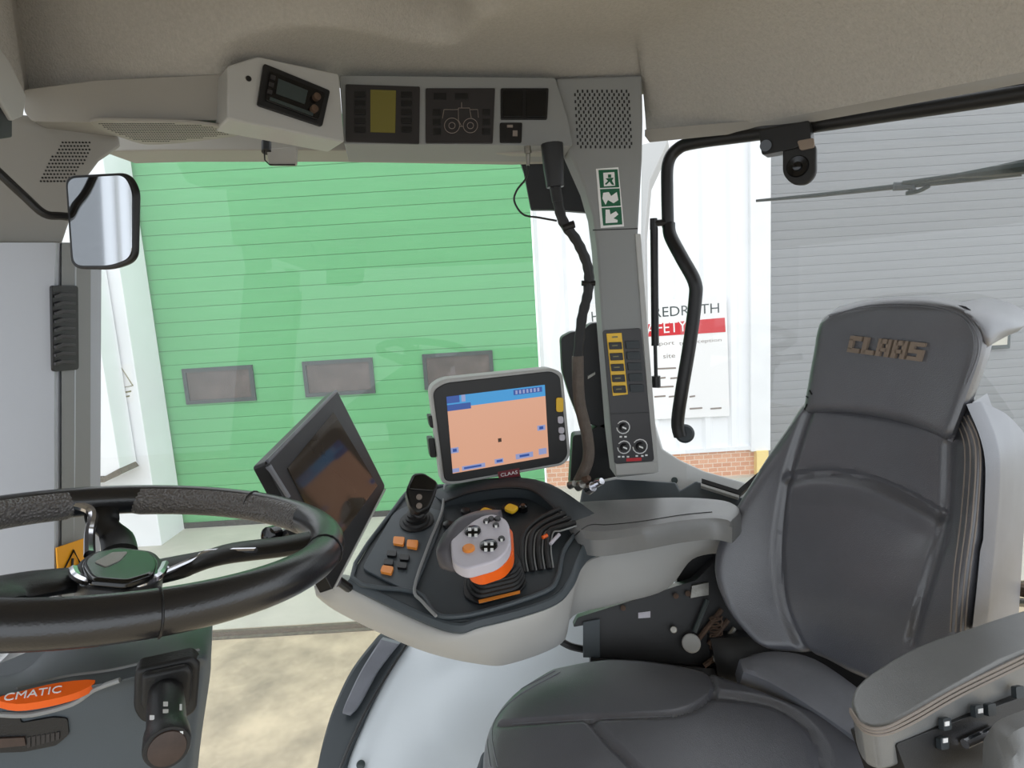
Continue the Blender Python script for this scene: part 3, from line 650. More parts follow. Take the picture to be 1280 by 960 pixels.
lk = PL(P(950, 180, 1.28), P(1020, 172, 1.22), P(950, 230, 1.28))
lt_ = thing('window_latch', 'black latch with a hanging round catch on the rear window frame', 'latch', tuple(lk.at(1000, 232)))
obj('latch_body', lk.slab(rnd([(948, 163), (1012, 150), (1014, 178), (992, 186), (952, 194)], 4), -.03, .012), 'black', lt_, bevel=.004)
ct = obj('round_catch', lk.slab(rnd([(978, 182), (1020, 178), (1020, 218), (1008, 231), (990, 231), (978, 218)], 9, 6), -.012, .006), 'rubber', lt_, bevel=.004)
obj('catch_button', lathe(NB(), lk.at(997, 208, .006), lk.n, [(0, .021), (.004, .019), (.003, .009), (.008, .008), (.009, .003)], 24), 'black_gloss', ct)
obj('pale_tab', lk.slab(rnd([(996, 176), (1017, 172), (1018, 184), (1000, 188)], 3), .006, .014), 'embroidery', lt_, bevel=.002, label='pale worn metal tab')
obj('latch_pin', cyl(NB(), lk.at(957, 182, .0), lk.at(957, 182, .02), .011), 'black_gloss', lt_)
wi = thing('rear_wiper', 'dark wiper blade and arm lying across the rear window', 'wiper', tuple(P(1130, 245, 1.25)))
obj('blade', tube(NB(), [P(945, 251, 1.42), P(1020, 244, 1.36), P(1130, 232, 1.26), P(1200, 225, 1.2), P(1278, 216, 1.13)], .004, 8, rr=[.003, .005, .0062, .006, .006]), 'frame_dark', wi)
obj('arm', tube(NB(), [P(1128, 229, 1.25), P(1200, 219, 1.19), P(1240, 214, 1.155), P(1330, 203, 1.08)], .006, 8, rr=[.005, .006, .011, .013]), 'frame_dark', wi)
obj('arm', tube(NB(), [P(1230, 212, 1.16), P(1280, 201, 1.12), P(1330, 192, 1.08)], .003, 6), 'frame_dark', wi)
obj('blade_clip', tube(NB(), [P(1117, 233, 1.26), P(1138, 232, 1.25), P(1140, 240, 1.25)], .009, 8), 'plast_dark', wi)
obj('clip_tail', tube(NB(), catm([P(1132, 242, 1.25), P(1148, 239, 1.24), P(1162, 232, 1.23)], 3), .004, 8), 'frame_dark', wi)
wb = thing('window_stay', 'small black bracket at the right edge beside the seat top', 'bracket', tuple(P(1270, 585, 1.1)))
bm = NB(); prism(bm, [P(x, y, 1.12) for x, y in rnd([(1267, 534), (1275, 536), (1277, 570), (1268, 586)], 3)], V((.01, .02, 0))); obj('bracket_plate', bm, 'black', wb, bevel=.002)
sb = thing('seat_belt', 'dark brown belt strap at the right edge behind the seat side', 'belt', tuple(P(1270, 745, 1.05)))
obj('strap', tube(NB(), catm([P(1245, 718, 1.08), P(1262, 734, 1.05), P(1300, 742, 1.0)], 4), .012, 8), 'dirty', sb)
obj('guide', tube(NB(), [P(1258, 752, 1.04), P(1290, 754, 1.0)], .008, 8), 'steel', sb)

# ================================================================ floor side: inner wheel arch and glass edge
fr_ = [[P(x, y, Y) for x, y, Y in r] for r in (
 [(505, 795, 1.50), (560, 780, 1.48), (640, 760, 1.5), (740, 745, 1.5), (860, 720, 1.5)],
 [(478, 838, 1.42), (560, 835, 1.38), (640, 820, 1.40), (740, 800, 1.42), (860, 790, 1.42)],
 [(448, 895, 1.32), (540, 890, 1.28), (640, 880, 1.30), (740, 870, 1.34), (860, 860, 1.36)],
 [(424, 960, 1.2), (520, 950, 1.18), (640, 945, 1.22), (740, 940, 1.26), (860, 930, 1.3)],
 [(405, 1030, 1.1), (500, 1030, 1.08), (620, 1030, 1.12), (740, 1030, 1.16), (860, 1030, 1.2)])]
ar = thing('wheel_arch_panel', 'pale grey moulded wheel arch panel below the armrest console', 'panel', tuple(P(520, 1000, 1.15)))
obj('arch_skin', sheet(fr_, 6, 6, .03, (.1, 1, -.3), .08, dents=[([(575, 828), (528, 870), (520, 900), (540, 945), (560, 960)], 26, .014)]), 'fender', ar)
obj('arch_plug', lathe(NB(), P(451, 956, 1.19), (CAM-P(451, 956, 1.19)).normalized(), [(-.01, .010), (.012, .009), (.014, .005)], 16), 'frame_dark', ar)
obj('grip_recess', sheet([[P(598, 966, 1.14), P(606, 952, 1.13), P(640, 940, 1.13)], [P(590, 990, 1.12), P(615, 975, 1.11), P(650, 960, 1.11)]], 5, 3, .008, (0, 1, 0), .03), 'plast_darker', ar)
gl = thing('door_glass_edge', 'curved dark edge of the glass door with a painted pale reflection, left of the arch panel', 'edge', tuple(P(430, 1000, 1.2)))
ed = [((470, 797), (512, 800), 1.46), ((438, 838), (487, 838), 1.40), ((415, 885), (462, 883), 1.32), ((402, 925), (444, 922), 1.25), ((393, 965), (428, 962), 1.18), ((386, 1010), (416, 1010), 1.1)]
obj('dark_edge', sheet([[P(a[0]+(b[0]-a[0])*f, a[1]+(b[1]-a[1])*f, Y) for f in (0, .5, 1)] for a, b, Y in ed], 4, 5, .012, (.2, 1, -.2), .05), 'plast_darker', gl)
st = [((475, 800), (498, 806), 1.435), ((451, 838), (470, 842), 1.375), ((431, 880), (447, 884), 1.305), ((427, 893), (437, 896), 1.29)]
obj('reflection_stripe', sheet([[P(a[0]+(b[0]-a[0])*f, a[1]+(b[1]-a[1])*f, Y) for f in (0, .5, 1)] for a, b, Y in st], 4, 4, .004, (.2, 1, -.2), .02), 'leather_side', gl)  # reflection in the glass edge, painted as a pale strip
obj('black_line', tube(NB(), catm([P(508, 806, 1.42), P(485, 842, 1.36), P(460, 884, 1.29), P(440, 925, 1.215), P(424, 965, 1.14), P(412, 1010, 1.06)], 5), .0035, 8), 'black', gl)

# ================================================================ armrest console
A_ = Pz(540, 775, 2.06); TP = PL(A_, A_+V((1, 0, 0)), A_+V((0, 1, .3)))
cn = thing('armrest_console', 'wide light and dark grey armrest control console right of the steering wheel', 'console', tuple(P(620, 830, 1.0)))
E3 = [P(394, 731, 1.0), TP.at(437, 724), TP.at(553, 777), TP.at(604, 773), TP.at(686, 750), TP.at(710, 726), TP.at(722, 698), TP.at(740, 672), P(800, 664, 1.19), P(856, 650, 1.23), P(906, 638, 1.26)]
B2 = [(390, 734), (430, 731), (553, 787), (605, 782), (690, 757), (716, 733), (728, 708), (746, 694), (800, 682), (856, 670), (906, 661)]
L2 = [(392, 743), (425, 768), (520, 812), (600, 832), (640, 831), (702, 806), (716, 772), (770, 757), (834, 738), (866, 700), (902, 692)]
YB = [e.y-.004 for e in E3]; YB[0] = .99
B3 = [P(x, y, Y) for (x, y), Y in zip(B2, YB)]
def mixp(f, k, dy): return [P(a_[0]*(1-f)+b_[0]*f, a_[1]*(1-f)+b_[1]*f, Y+dy) for a_, b_, Y in zip(B2, L2, YB)]
obj('lower_shell', sheet([B3, mixp(.35, 0, .0), mixp(.75, 0, .015), mixp(1, 0, .05)], 6, 5, .010, (0, 1, -.25), .07), 'plast_light', cn, label='light grey lower shell')
# dark upper body: tray deck
deck = [(436, 722), (490, 634), (520, 606), (562, 604), (650, 598), (692, 612), (735, 655), (722, 702), (710, 728), (686, 750), (604, 774), (553, 778)]
obj('deck', TP.slab(rnd(deck, 10), -.05, 0), 'plast_darker', cn, bevel=.003)
# band between the deck rim and the light shell
obj('dark_band', sheet([[p+V((0, 0, .002)) for p in E3[1:]], [p+V((0, -.003, -.001)) for p in B3[1:]]], 6, 4, .003, (0, 1, -.3), .03), 'plast_dark', cn, label='dark grey side band')
rim = [(440, 722), (493, 636), (520, 609), (562, 608), (650, 602), (688, 614), (722, 652), (704, 690), (697, 722), (680, 740), (602, 765), (560, 771), (541, 764), (520, 740)]
obj('deck_rim', tube(NB(), [TP.at(x, y, .003) for x, y in c2(rim, 4, True)], .0045, 8, closed=True), 'plast_dark', cn)
# keypad section with joystick
kp = obj('keypad_panel', TP.slab(rnd([(452, 710), (492, 640), (518, 628), (556, 640), (545, 672), (516, 742)], 7), 0, .006), 'plast_dark', cn, bevel=.0015, label='raised keypad panel')
obj('panel_edge', tube(NB(), [TP.at(x, y, .008) for x, y in c2([(556, 606), (552, 640), (536, 680), (518, 735), (528, 752), (545, 770)], 5)], .003, 8), 'plast_mid', cn)
for x, y in ((499, 675), (516, 679)): obj('key', TP.slab(rnd([(x-7, y-5), (x+7, y-4), (x+5, y+6), (x-8, y+4)], 2), .006, .012), 'orange_btn', kp, bevel=.001, label='amber key')
obj('key', TP.slab(rnd([(478, 706), (492, 708), (489, 717), (475, 714)], 2), .006, .012), 'orange_btn', kp, bevel=.001, label='amber key')
for x, y in ((490, 691), (506, 696), (486, 702), (503, 706)): obj('key', TP.slab(rnd([(x-6, y-4), (x+6, y-3), (x+5, y+4), (x-7, y+3)], 2), .006, .012), 'black', kp, bevel=.001, label='dark key')
# back hood of the console
hood = [[TP.at(535, 612, .0), TP.at(575, 600, .012), TP.at(640, 594, .02), TP.at(690, 603, .012), TP.at(745, 640, .004)],
        [TP.at(556, 625, .016), TP.at(590, 613, .03), TP.at(640, 607, .036), TP.at(672, 615, .03), TP.at(712, 652, .016)]]
obj('rear_hood', sheet(hood, 5, 4, .006, (0, .2, -1), .03), 'plast_darker', cn)
obj('hood_edge', tube(NB(), catm([TP.at(556, 627, .014), TP.at(590, 615, .028), TP.at(640, 609, .034), TP.at(672, 617, .028), TP.at(712, 654, .014)], 5), .003, 8), 'black', cn)
# ribbed lever slots at the right of the deck
for k in range(4):
    o = k*10.5
    pts = catm([TP.at(655+o, 716-o*.15, .002), TP.at(652+o, 695-o*.3, .014), TP.at(655+o, 668-o*.1, .022), TP.at(672+o*.8, 650+o*.3, .024), TP.at(700+o*.6, 636+o*.55, .02)], 6)
    obj('slot_rib', tube(NB(), pts, .0052, 8), 'rubber', cn, label='black curved rib beside a lever slot')
    pts = catm([TP.at(660+o, 714-o*.15, .002), TP.at(657+o, 695-o*.3, .012), TP.at(660+o, 669-o*.1, .020), TP.at(676+o*.8, 654+o*.3, .022), TP.at(702+o*.6, 640+o*.55, .018)], 6)
    obj('slot_edge', tube(NB(), pts, .0017, 6), 'plast_mid', cn, label='grey edge line of a lever slot')
bm = NB(); tube(bm, [TP.at(678, 672, .03), TP.at(684, 669, .03)], .0035, 8); obj('lever_tip', bm, 'orange', cn, label='orange lever tip')
bm = NB(); tube(bm, [TP.at(688, 680, .028), TP.at(699, 668, .03)], .0035, 8); obj('lever_tip', bm, 'lilac', cn, label='pale lever tip')
# buttons on the back ledge
for x, y, w_, h_ in ((608, 638, 11, 5), (639, 634, 11, 6)):
    b_ = obj('button_bezel', TP.slab(rnd([(x-w_-3, y), (x, y-h_-3), (x+w_+3, y-2), (x, y+h_+3)], 5), .004, .013), 'black', cn, bevel=.001)
    obj('yellow_button', TP.slab(rnd([(x-w_+1, y+1), (x-3, y-h_), (x+w_-1, y-1), (x+2, y+h_)], 4), .013, .021), 'yellow', b_, bevel=.002)
obj('round_knob', lathe(NB(), TP.at(654, 638, .004), TP.n, [(0, .010), (.012, .009), (.015, .005)], 20), 'black_gloss', cn)
for x, y in ((560, 657), (582, 640)): obj('small_dial', lathe(NB(), TP.at(x, y, .004), TP.n, [(0, .011), (.006, .010), (.008, .006)], 20), 'black', cn)
# gaiter base
obj('lever_well', TP.slab(rnd([(578, 724), (640, 706), (660, 724), (652, 738), (600, 755), (580, 746)], 7), 0, .006), 'black', cn, bevel=.0015)
bm = NB()
for q in ([(598, 750), (650, 738), (650, 741.5), (599, 754)],): TP.slab(q, .006, .0068, bm)
obj('orange_scale', bm, 'orange_btn', cn, smooth=False, label='orange scale line under the lever gaiter')
# padded armrest
pad = PL(Pz(700, 640, 2.135), Pz(800, 640, 2.135), Pz(760, 660, 2.135))
pt = sheet([[pad.at(x, y) for x, y in r] for r in ([(668, 633), (720, 626), (790, 622), (850, 620), (905, 624), (925, 634)], [(690, 640), (730, 640), (800, 640), (860, 637), (905, 637), (926, 640)], [(722, 664), (750, 668), (800, 661), (850, 652), (890, 648), (915, 652)])], 5, 6, .012, (0, .0, -1), .045, dents=[([(706, 652), (720, 664)], 3, .002)])
tr = bvh(pt); 
obj('armrest_pad', pt, 'leather_arm', cn, label='grey leather armrest pad')
bm = NB(); drape(tr, [(716, 672), (735, 657), (760, 656), (800, 652), (850, 644), (890, 640)], .0012, .0004, bm=bm); 
if len(bm.verts): obj('pad_seam', bm, 'black', cn)

# ---------------------------------------------------------------- multifunction lever
lv_c = TP.at(606, 720, .02)
ml = thing('drive_lever', 'multifunction drive lever with pale button face and orange underside', 'lever', tuple(lv_c))
for k in range(5):
    f = k/4; s = 1-.28*f; cx, cy = 618+4*f, 726-18*f
    s *= .92; ring = [TP.at(cx+x*s, cy+y*s, .006+.011*k) for x, y in rnd([(-36, 8), (-28, -14), (28, -22), (40, -6), (30, 10), (-22, 22)], 8)]
    obj('gaiter_fold', tube(NB(), ring, .0058, 8, closed=True), 'rubber', ml)
bm = NB(); rings = []
for k in range(6):
    f = k/5; s = .84-.28*f; cx, cy = 618+4*f, 726-18*f
    rings.append([TP.at(cx+x*s, cy+y*s, .004+.0115*k) for x, y in rnd([(-36, 8), (-28, -14), (28, -22), (40, -6), (30, 10), (-22, 22)], 8)])
obj('gaiter', loft(bm, rings), 'black', ml)
LP_ = PL(P(570, 680, .93), P(638, 665, .95), P(600, 645, 1.00))
of = rnd([(562, 668), (585, 648), (618, 641), (636, 650), (639, 682), (622, 700), (582, 711), (565, 702)], 12, 6)
on = rnd([(586, 690), (640, 664), (642, 692), (630, 708), (600, 718), (584, 712)], 8, 5)
obj('orange_underside', LP_.slab(on, -.035, -.012), 'orange', ml, bevel=.006, label='bright orange underside')
obj('orange_side', LP_.slab(rnd([(630, 654), (641, 664), (642, 690), (630, 690)], 4), -.03, -.010), 'orange', ml, bevel=.004)
gr = sheet([[P(x, y, Y) for x, y, Y in r] for r in ([(552, 668, .96), (572, 648, .97), (598, 640, .99), (622, 640, 1.0)], [(543, 690, .93), (560, 682, .92), (590, 674, .95), (625, 665, .96)], [(548, 712, .92), (566, 717, .91), (590, 718, .925), (615, 704, .95)])], 6, 6, .012, (.1, 1, -.3), .05)
obj('palm_grip', gr, 'lever_grey', ml, label='dark grey palm grip')
fp = obj('face_plate', LP_.slab(of, -.014, .008), 'lilac', ml, bevel=.004, label='pale grey button face')
def btn(x, y, r, mm, nm='thumb_button', n=4):
    b_ = obj(nm, lathe(NB(), LP_.at(x, y, .007), LP_.n, [(0, r), (.004, r*.97), (.0055, r*.8)], 24), mm, fp)
    return b_
k2 = .95/FPX
for x, y, r in ((591, 665, 11), (611, 683, 11.5)):
    btn(x, y, r*k2, 'black_gloss', 'rocker_button')
    bm = NB()
    for i in range(4):
        a = math.pi/4+i*math.pi/2; xx, yy = x+5.4*math.cos(a), y+5.2*math.sin(a)
        LP_.slab([(xx-1.9, yy-1.6), (xx+1.9, yy-1.6), (xx+1.9, yy+1.6), (xx-1.9, yy+1.6)], .012, .0138, bm)
    obj('button_legend', bm, 'white', fp, smooth=False)
btn(586, 687, 8*k2, 'orange_btn', 'orange_button')
for x, y in ((608, 653), (620, 658), (627, 675), (614, 650), (622, 650)): btn(x, y, 4.4*k2, 'panel_dark')
bm = NB()
for x, y in ((608, 653), (620, 658), (627, 675)): LP_.slab([(x-1.5, y-1.5), (x+1.5, y-1.5), (x+1.5, y+1.5), (x-1.5, y+1.5)], .0125, .0135, bm)
obj('button_legend', bm, 'white', fp, smooth=False)

# ---------------------------------------------------------------- small joystick
jb = TP.at(521, 652, .006)
js = thing('cross_lever', 'small black joystick with two pale buttons on the keypad panel', 'joystick', tuple(jb))
obj('boot', lathe(NB(), jb, TP.n, [(0, .036), (.004, .036), (.005, .029), (.010, .027), (.011, .022), (.017, .023), (.018, .018), (.024, .018), (.026, .012), (.035, .010)], 28), 'rubber', js)
JP = PL(P(512, 640, 1.07), P(545, 640, 1.08), P(520, 600, 1.11))
hd = rnd([(507, 613), (516, 591), (530, 590), (548, 602), (545, 617), (537, 636), (522, 642), (512, 632)], 5)
obj('grip', JP.slab(hd, -.035, 0), 'black', js, bevel=.006)
obj('grip_top', JP.slab(rnd([(510, 611), (518, 593), (530, 592), (547, 603), (543, 614)], 4), 0, .006), 'black_gloss', js, bevel=.003)
for y in (621, 632): obj('grip_button', JP.disc(524, y, .0055, 0, .004, 18), 'grey_print', js)
obj('stem', cyl(NB(), JP.at(524, 640, -.018), jb+TP.n*.03, .011, .012), 'black', js)

# ================================================================ terminals
def quadp(px, s, ns): return [CAM+ray(*q)*(n*s) for q, n in zip(px, ns)]
q1 = quadp([(538, 486), (704, 462), (713, 578), (552, 608)], 1.30, (1, 1.059, 1.087, 1.028))
MT = PL(q1[0], q1[1], q1[3])
mt_ = thing('touch_terminal', 'large dark terminal showing an orange map under a blue bar', 'monitor', tuple(MT.at(640, 604)))
hs = rnd([(537, 485), (553, 474), (690, 460), (704, 466), (714, 570), (705, 582), (570, 606), (552, 606)], 11, 6)
obj('rear_housing', MT.slab(hs, -.045, 0), 'plast_light', mt_, bevel=.006, label='pale grey housing edge')
bz = rnd([(541, 489), (556, 479), (689, 464), (700, 470), (710, 569), (702, 579), (571, 602), (556, 602)], 9, 6)
obj('bezel', MT.slab(bz, 0, .004), 'black', mt_, bevel=.002)
sc = [(558, 496), (681, 481), (686, 571), (566, 592)]
def bl(u, v):
    a, b, c, d = [V(q) for q in sc]; p = (a.lerp(b, u)).lerp(d.lerp(c, u), v); return (p.x, p.y)
def rect(u0, v0, u1, v1): return [bl(u0, v0), bl(u1, v0), bl(u1, v1), bl(u0, v1)]
scr = obj('screen', MT.slab(rect(0, 0, 1, 1), .002, .0045), 'scr_sand', mt_, smooth=False, label='lit screen with pale orange map')
def sd(nm, r, mm, h=.0052): return obj(nm, MT.slab(rect(*r), .0045, h), mm, scr, smooth=False)
sd('status_bar', (0, 0, 1, .155), 'sky_blue')
sd('menu_block', (0, .0, .13, .09), 'scr_deep', .0056); sd('menu_block', (0, .11, .24, .19), 'scr_deep', .0056); sd('menu_block', (.15, .0, .19, .09), 'scr_pale', .0056)
sd('clock_block', (.68, .02, .97, .09), 'scr_deep', .0056)
for k in range(7): sd('status_icon', (.70+k*.037, .03, .72+k*.037, .08), 'scr_pale', .006)
for r in ((.0, .67, .08, .74), (.90, .55, .98, .62), (.0, .94, .07, .99), (.1, .93, .34, .985), (.44, .91, .53, .97), (.66, .89, .84, .96), (.9, .87, .98, .95)): sd('map_key', r, 'scr_pale')
for r in ((.02, .685, .06, .725), (.92, .565, .96, .605), (.12, .945, .3, .97), (.70, .91, .80, .94), (.46, .925, .52, .955)): sd('map_key_legend', r, 'scr_deep', .0058)
sd('position_marker', (.49, .64, .525, .69), 'scr_dark')
for i, (x, y, w_, h_, mm) in enumerate(((700, 506, 4.5, 9, 'yellow'), (701, 525, 3.5, 4.5, 'lilac'), (702, 538, 3.5, 4, 'lilac'), (703, 547, 3.5, 4, 'lilac'))):
    obj('side_key', MT.slab(rnd([(x-w_, y-h_), (x+w_, y-h_), (x+w_, y+h_), (x-w_, y+h_)], 3), .004, .008), mm, mt_, bevel=.001, label='yellow oval key' if i == 0 else 'pale grey key')
bg = obj('brand_plate', MT.slab([(622, 590), (649, 585), (650, 595), (624, 600)], .004, .0048), 'darkred', mt_, smooth=False, label='dark red name plate')
obj('brand_text', text('CLAAS', MT.at(626, 596, .005), MT.at(647, 592, .005), MT.n, .008, .0005), 'white', bg, smooth=False)
for y0, y1 in ((520, 535), (548, 572)): obj('side_clip', MT.slab(rnd([(535, y0), (543, y0), (546, y1), (538, y1)], 2), -.05, -.02), 'black', mt_, bevel=.002)
mb = MT.at(640, 592, -.03); obj('mount_stem', tube(NB(), [mb, V((mb.x+.01, mb.y+.02, mb.z-.05)), V((mb.x+.02, mb.y+.02, mb.z-.12))], .018, 12), 'black', mt_)

q2 = quadp([(332, 578), (422, 488), (482, 610), (415, 735)], .86, (1, 1.333, 1.378, 1.045))
M2 = PL(q2[0], q2[1], q2[3])
m2 = thing('tilted_monitor', 'switched-off dark monitor tilted on its corner behind the steering wheel', 'monitor', tuple(M2.at(420, 725)))
obj('housing', M2.slab(rnd([(331, 578), (421, 487), (482, 608), (416, 738)], 4), -.022, 0), 'black', m2, bevel=.003)
obj('screen', M2.slab([(360, 585), (417, 515), (472, 607), (412, 690)], 0, .0015), 'screen_dark', m2, smooth=False, label='dark brownish screen')
obj('top_highlight', tube(NB(), [M2.at(334, 577, .001), M2.at(420, 489, .001)], .0032, 8), 'leather_side', m2, label='pale highlight painted along the top edge')  # bright glint on the monitor's upper edge, painted in pale grey
obj('side_highlight', tube(NB(), [M2.at(335, 582, .0), M2.at(360, 622, .0)], .0045, 8), 'leather_side', m2)  # same painted glint, continued down the left side
obj('edge_strip', tube(NB(), [M2.at(481, 612, .001), M2.at(418, 735, .001)], .002, 8), 'plast_light', m2)
ma = thing('monitor_bracket', 'black jointed bracket holding the tilted monitor beside the wheel rim', 'bracket', tuple(P(410, 725, .93)))
bk = M2.at(395, 650, -.03)
bm = NB(); tube(bm, [bk, P(360, 670, 1.1), P(348, 676, 1.1)], .016, 10); obj('bracket_arm', bm, 'black', ma)
obj('knob', lathe(NB(), P(345, 668, 1.08), V((-.4, -1, .2)), [(0, .018), (.02, .018), (.024, .012)], 16), 'black_gloss', ma)
obj('clamp', cyl(NB(), P(405, 716, .93), P(420, 728, .95), .011), 'lever_grey', ma, bevel=.002)
obj('bracket_arm', tube(NB(), [M2.at(418, 700, -.03), P(418, 722, .96), P(436, 735, 1.0)], .008, 10), 'black', ma)

# ================================================================ seat
seat = thing('driver_seat', 'dark grey leather driver seat with embroidered headrest', 'seat', tuple(Pz(820, 960, 1.62)))
BK = [[(1000, 505, 1.2), (1014, 498, 1.16), (1090, 505, 1.05), (1180, 520, .93), (1208, 508, .86)],
      [(942, 590, 1.21), (984, 598, 1.16), (1085, 600, 1.02), (1178, 635, .90), (1226, 575, .82)],
      [(888, 690, 1.19), (974, 700, 1.13), (1065, 700, 1.0), (1152, 700, .89), (1221, 690, .80)],
      [(898, 758, 1.15), (980, 765, 1.09), (1060, 768, .97), (1138, 768, .87), (1213, 770, .79)],
      [(948, 820, 1.08), (1014, 826, 1.03), (1066, 852, .95), (1120, 870, .86), (1200, 850, .78)]]
dn = [([(985, 599), (1030, 592), (1085, 600), (1135, 620), (1182, 648)], 10, .012), ([(1016, 500), (998, 550), (984, 600), (976, 650), (974, 700), (982, 765), (1012, 830)], 9, .010),
      ([(1186, 556), (1182, 648), (1168, 700), (1150, 760), (1140, 800)], 11, .009), ([(1000, 606), (1085, 612), (1170, 652)], 26, -.006)]
bm = sheet([[P(*q) for q in r] for r in BK], 26, 26, .035, (.75, .65, 0), .13, dents=dn); trB = bvh(bm)
obj('backrest', bm, 'leather', seat, label='dark leather backrest with side bolsters')
bm = NB()
for dx in (0, 7, 14, 20): drape(trB, [(1192+dx*.9, 520), (1206+dx*.95, 560), (1202+dx, 640), (1192+dx, 720), (1188+dx*.9, 790)], .0012, .0006, bm=bm)
obj('side_stitching', bm, 'thread', seat, label='four pale stitch lines down the bolster')
SD = [[(1205, 506, .87), (1240, 522, .93), (1264, 545, 1.02)], [(1228, 575, .825), (1250, 580, .9), (1268, 590, 1.0)], [(1222, 690, .805), (1245, 690, .88), (1262, 695, .98)], [(1212, 790, .79), (1238, 790, .86), (1256, 790, .95)]]
obj('side_panel', sheet([[P(*q) for q in r] for r in SD], 6, 8, .006, (.9, .4, 0), .04, dents=[([(1238, 540), (1240, 610), (1225, 680)], 12, .006)]), 'leather_side', seat, label='pale grey side panel')  # paler leather than the rest of the seat
bm = NB(); drape(trB, [(1008, 506), (950, 588), (897, 660), (889, 700), (899, 758), (925, 800)], .0012, .0003, bm=bm)
obj('edge_piping', bm, 'leather_side', seat, label='pale piping along the far edge')
HD = [[(1044, 384, 1.15), (1090, 375, 1.06), (1150, 374, .97), (1204, 384, .89)],
      [(1021, 404, 1.16), (1084, 400, 1.058), (1150, 400, .963), (1228, 404, .87)],
      [(1012, 445, 1.165), (1080, 440, 1.055), (1152, 440, .955), (1229, 440, .865)],
      [(1004, 490, 1.165), (1070, 490, 1.055), (1140, 495, .955), (1209, 500, .865)],
      [(999, 519, 1.165), (1062, 519, 1.055), (1130, 533, .955), (1187, 557, .87)]]
bm = sheet([[P(*q) for q in r] for r in HD], 12, 12, .022, (.7, .7, 0), .09); trH = bvh(bm)
obj('headrest', bm, 'leather', seat, label='dark leather headrest')
WG = [[(1190, 381, .93), (1225, 375, .95), (1255, 381, .98), (1274, 391, 1.0)], [(1205, 394, .88), (1236, 392, .9), (1262, 398, .93), (1278, 402, .97)], [(1222, 415, .87), (1240, 412, .88), (1262, 412, .92), (1278, 409, .96)], [(1226, 440, .87), (1238, 432, .88), (1256, 422, .94), (1270, 416, .98)]]
obj('headrest_wing', sheet([[P(*q) for q in r] for r in WG], 8, 8, .02, (.7, .7, 0), .07), 'leather', seat, label='rounded headrest wing')
bm = NB()
for q in ([(1004, 492), (1010, 497)], [(1009, 505), (1006, 512)], [(1012, 488), (1015, 493)]): drape(trH, q, .0018, .0, bm=bm)
if len(bm.verts): obj('cover_tears', bm, 'seam', seat, label='small black tears at the headrest corner')
bm = NB()
for dx, dy in ((0, 0), (6, -2)): drape(trH, [(1036, 394-dy), (1085, 384+dy), (1150, 383+dy), (1196+dx*.5, 393+dy), (1214+dx*.8, 412), (1217+dx, 440), (1205+dx*.6, 480)], .0011, .0005, bm=bm)
obj('headrest_stitching', bm, 'leather_side', seat)
a, b = hit(trH, 1060, 440, .002), hit(trH, 1152, 452, .002); up_ = hit(trH, 1062, 423, .002)
nH = (b-a).cross(up_-a).normalized(); nH = nH if nH.dot(CAM-a) > 0 else -nH
em = block_text('CLAAS', a, b, nH, .030, .0035)
obj('logo_embroidery', em, 'embroidery', seat, label='beige embroidered lettering', smooth=False)
for dx in (0,): obj('headrest_post', cyl(NB(), P(1213, 440, .97), P(1212, 530, .97), .006), 'chrome', seat)
# seat base strip
obj('back_base', sheet([[P(925, 822, 1.07), P(965, 812, 1.07), P(1020, 822, 1.02), P(1090, 870, .9)], [P(930, 838, 1.03), P(965, 852, 1.0), P(1020, 885, .93), P(1085, 930, .84)]], 5, 5, .006, (0, .5, -1), .06), 'leather_side', seat, label='blue-grey strip between backrest and cushion')
ZC = 1.86
CU = [[(690, 832, 0), (765, 818, 0), (850, 826, 0), (935, 850, 0), (1060, 900, 0)],
      [(636, 864, -.008), (735, 858, .006), (832, 862, .01), (930, 890, .006), (1110, 950, 0)],
      [(607, 908, -.012), (715, 908, .006), (820, 915, .012), (930, 950, .006), (1150, 1010, 0)],
      [(604, 968, -.016), (700, 985, 0), (820, 1000, .008), (940, 1040, .006), (1190, 1090, 0)],
      [(625, 1050, -.02), (740, 1080, 0), (850, 1110, 0), (960, 1150, 0), (1220, 1190, 0)]]
dn = [([(626, 905), (740, 897), (840, 893), (880, 878), (893, 862), (885, 838)], 5, .006), ([(737, 898), (760, 925), (800, 965), (830, 1000)], 8, .008), ([(893, 868), (960, 878), (1000, 900), (1022, 930), (1030, 970)], 8, .008)]
bm = sheet([[Pz(x, y, ZC+dz) for x, y, dz in r] for r in CU], 26, 26, .03, (0, .0, -1), .15, dents=dn); trC = bvh(bm)
obj('seat_cushion', bm, 'leather', seat, label='dark leather seat cushion')
bm = NB(); drape(trC, [(640, 905), (740, 899), (840, 895)], .0008, .0004, bm=bm); obj('cushion_seam', bm, 'leather_side', seat)
bm = NB(); drape(trC, [(700, 840), (650, 868), (622, 895), (615, 920), (622, 958)], .0012, .0006, bm=bm); drape(trC, [(694, 838), (644, 866), (616, 893), (609, 920), (613, 958)], .0012, .0006, bm=bm); obj('cushion_stitching', bm, 'leather_side', seat)
obj('dark_gap_block', sheet([[P(890, 800, 1.2), P(960, 800, 1.16), P(1040, 820, 1.1), P(1120, 860, 1.0)], [P(900, 850, 1.16), P(960, 880, 1.12), P(1040, 930, 1.05), P(1110, 980, .95)]], 4, 4, .01, (0, 1, -.2), .05), 'black', seat, label='black block added for the dark gap under the backrest')  # black body standing in for the shade between backrest and cushion
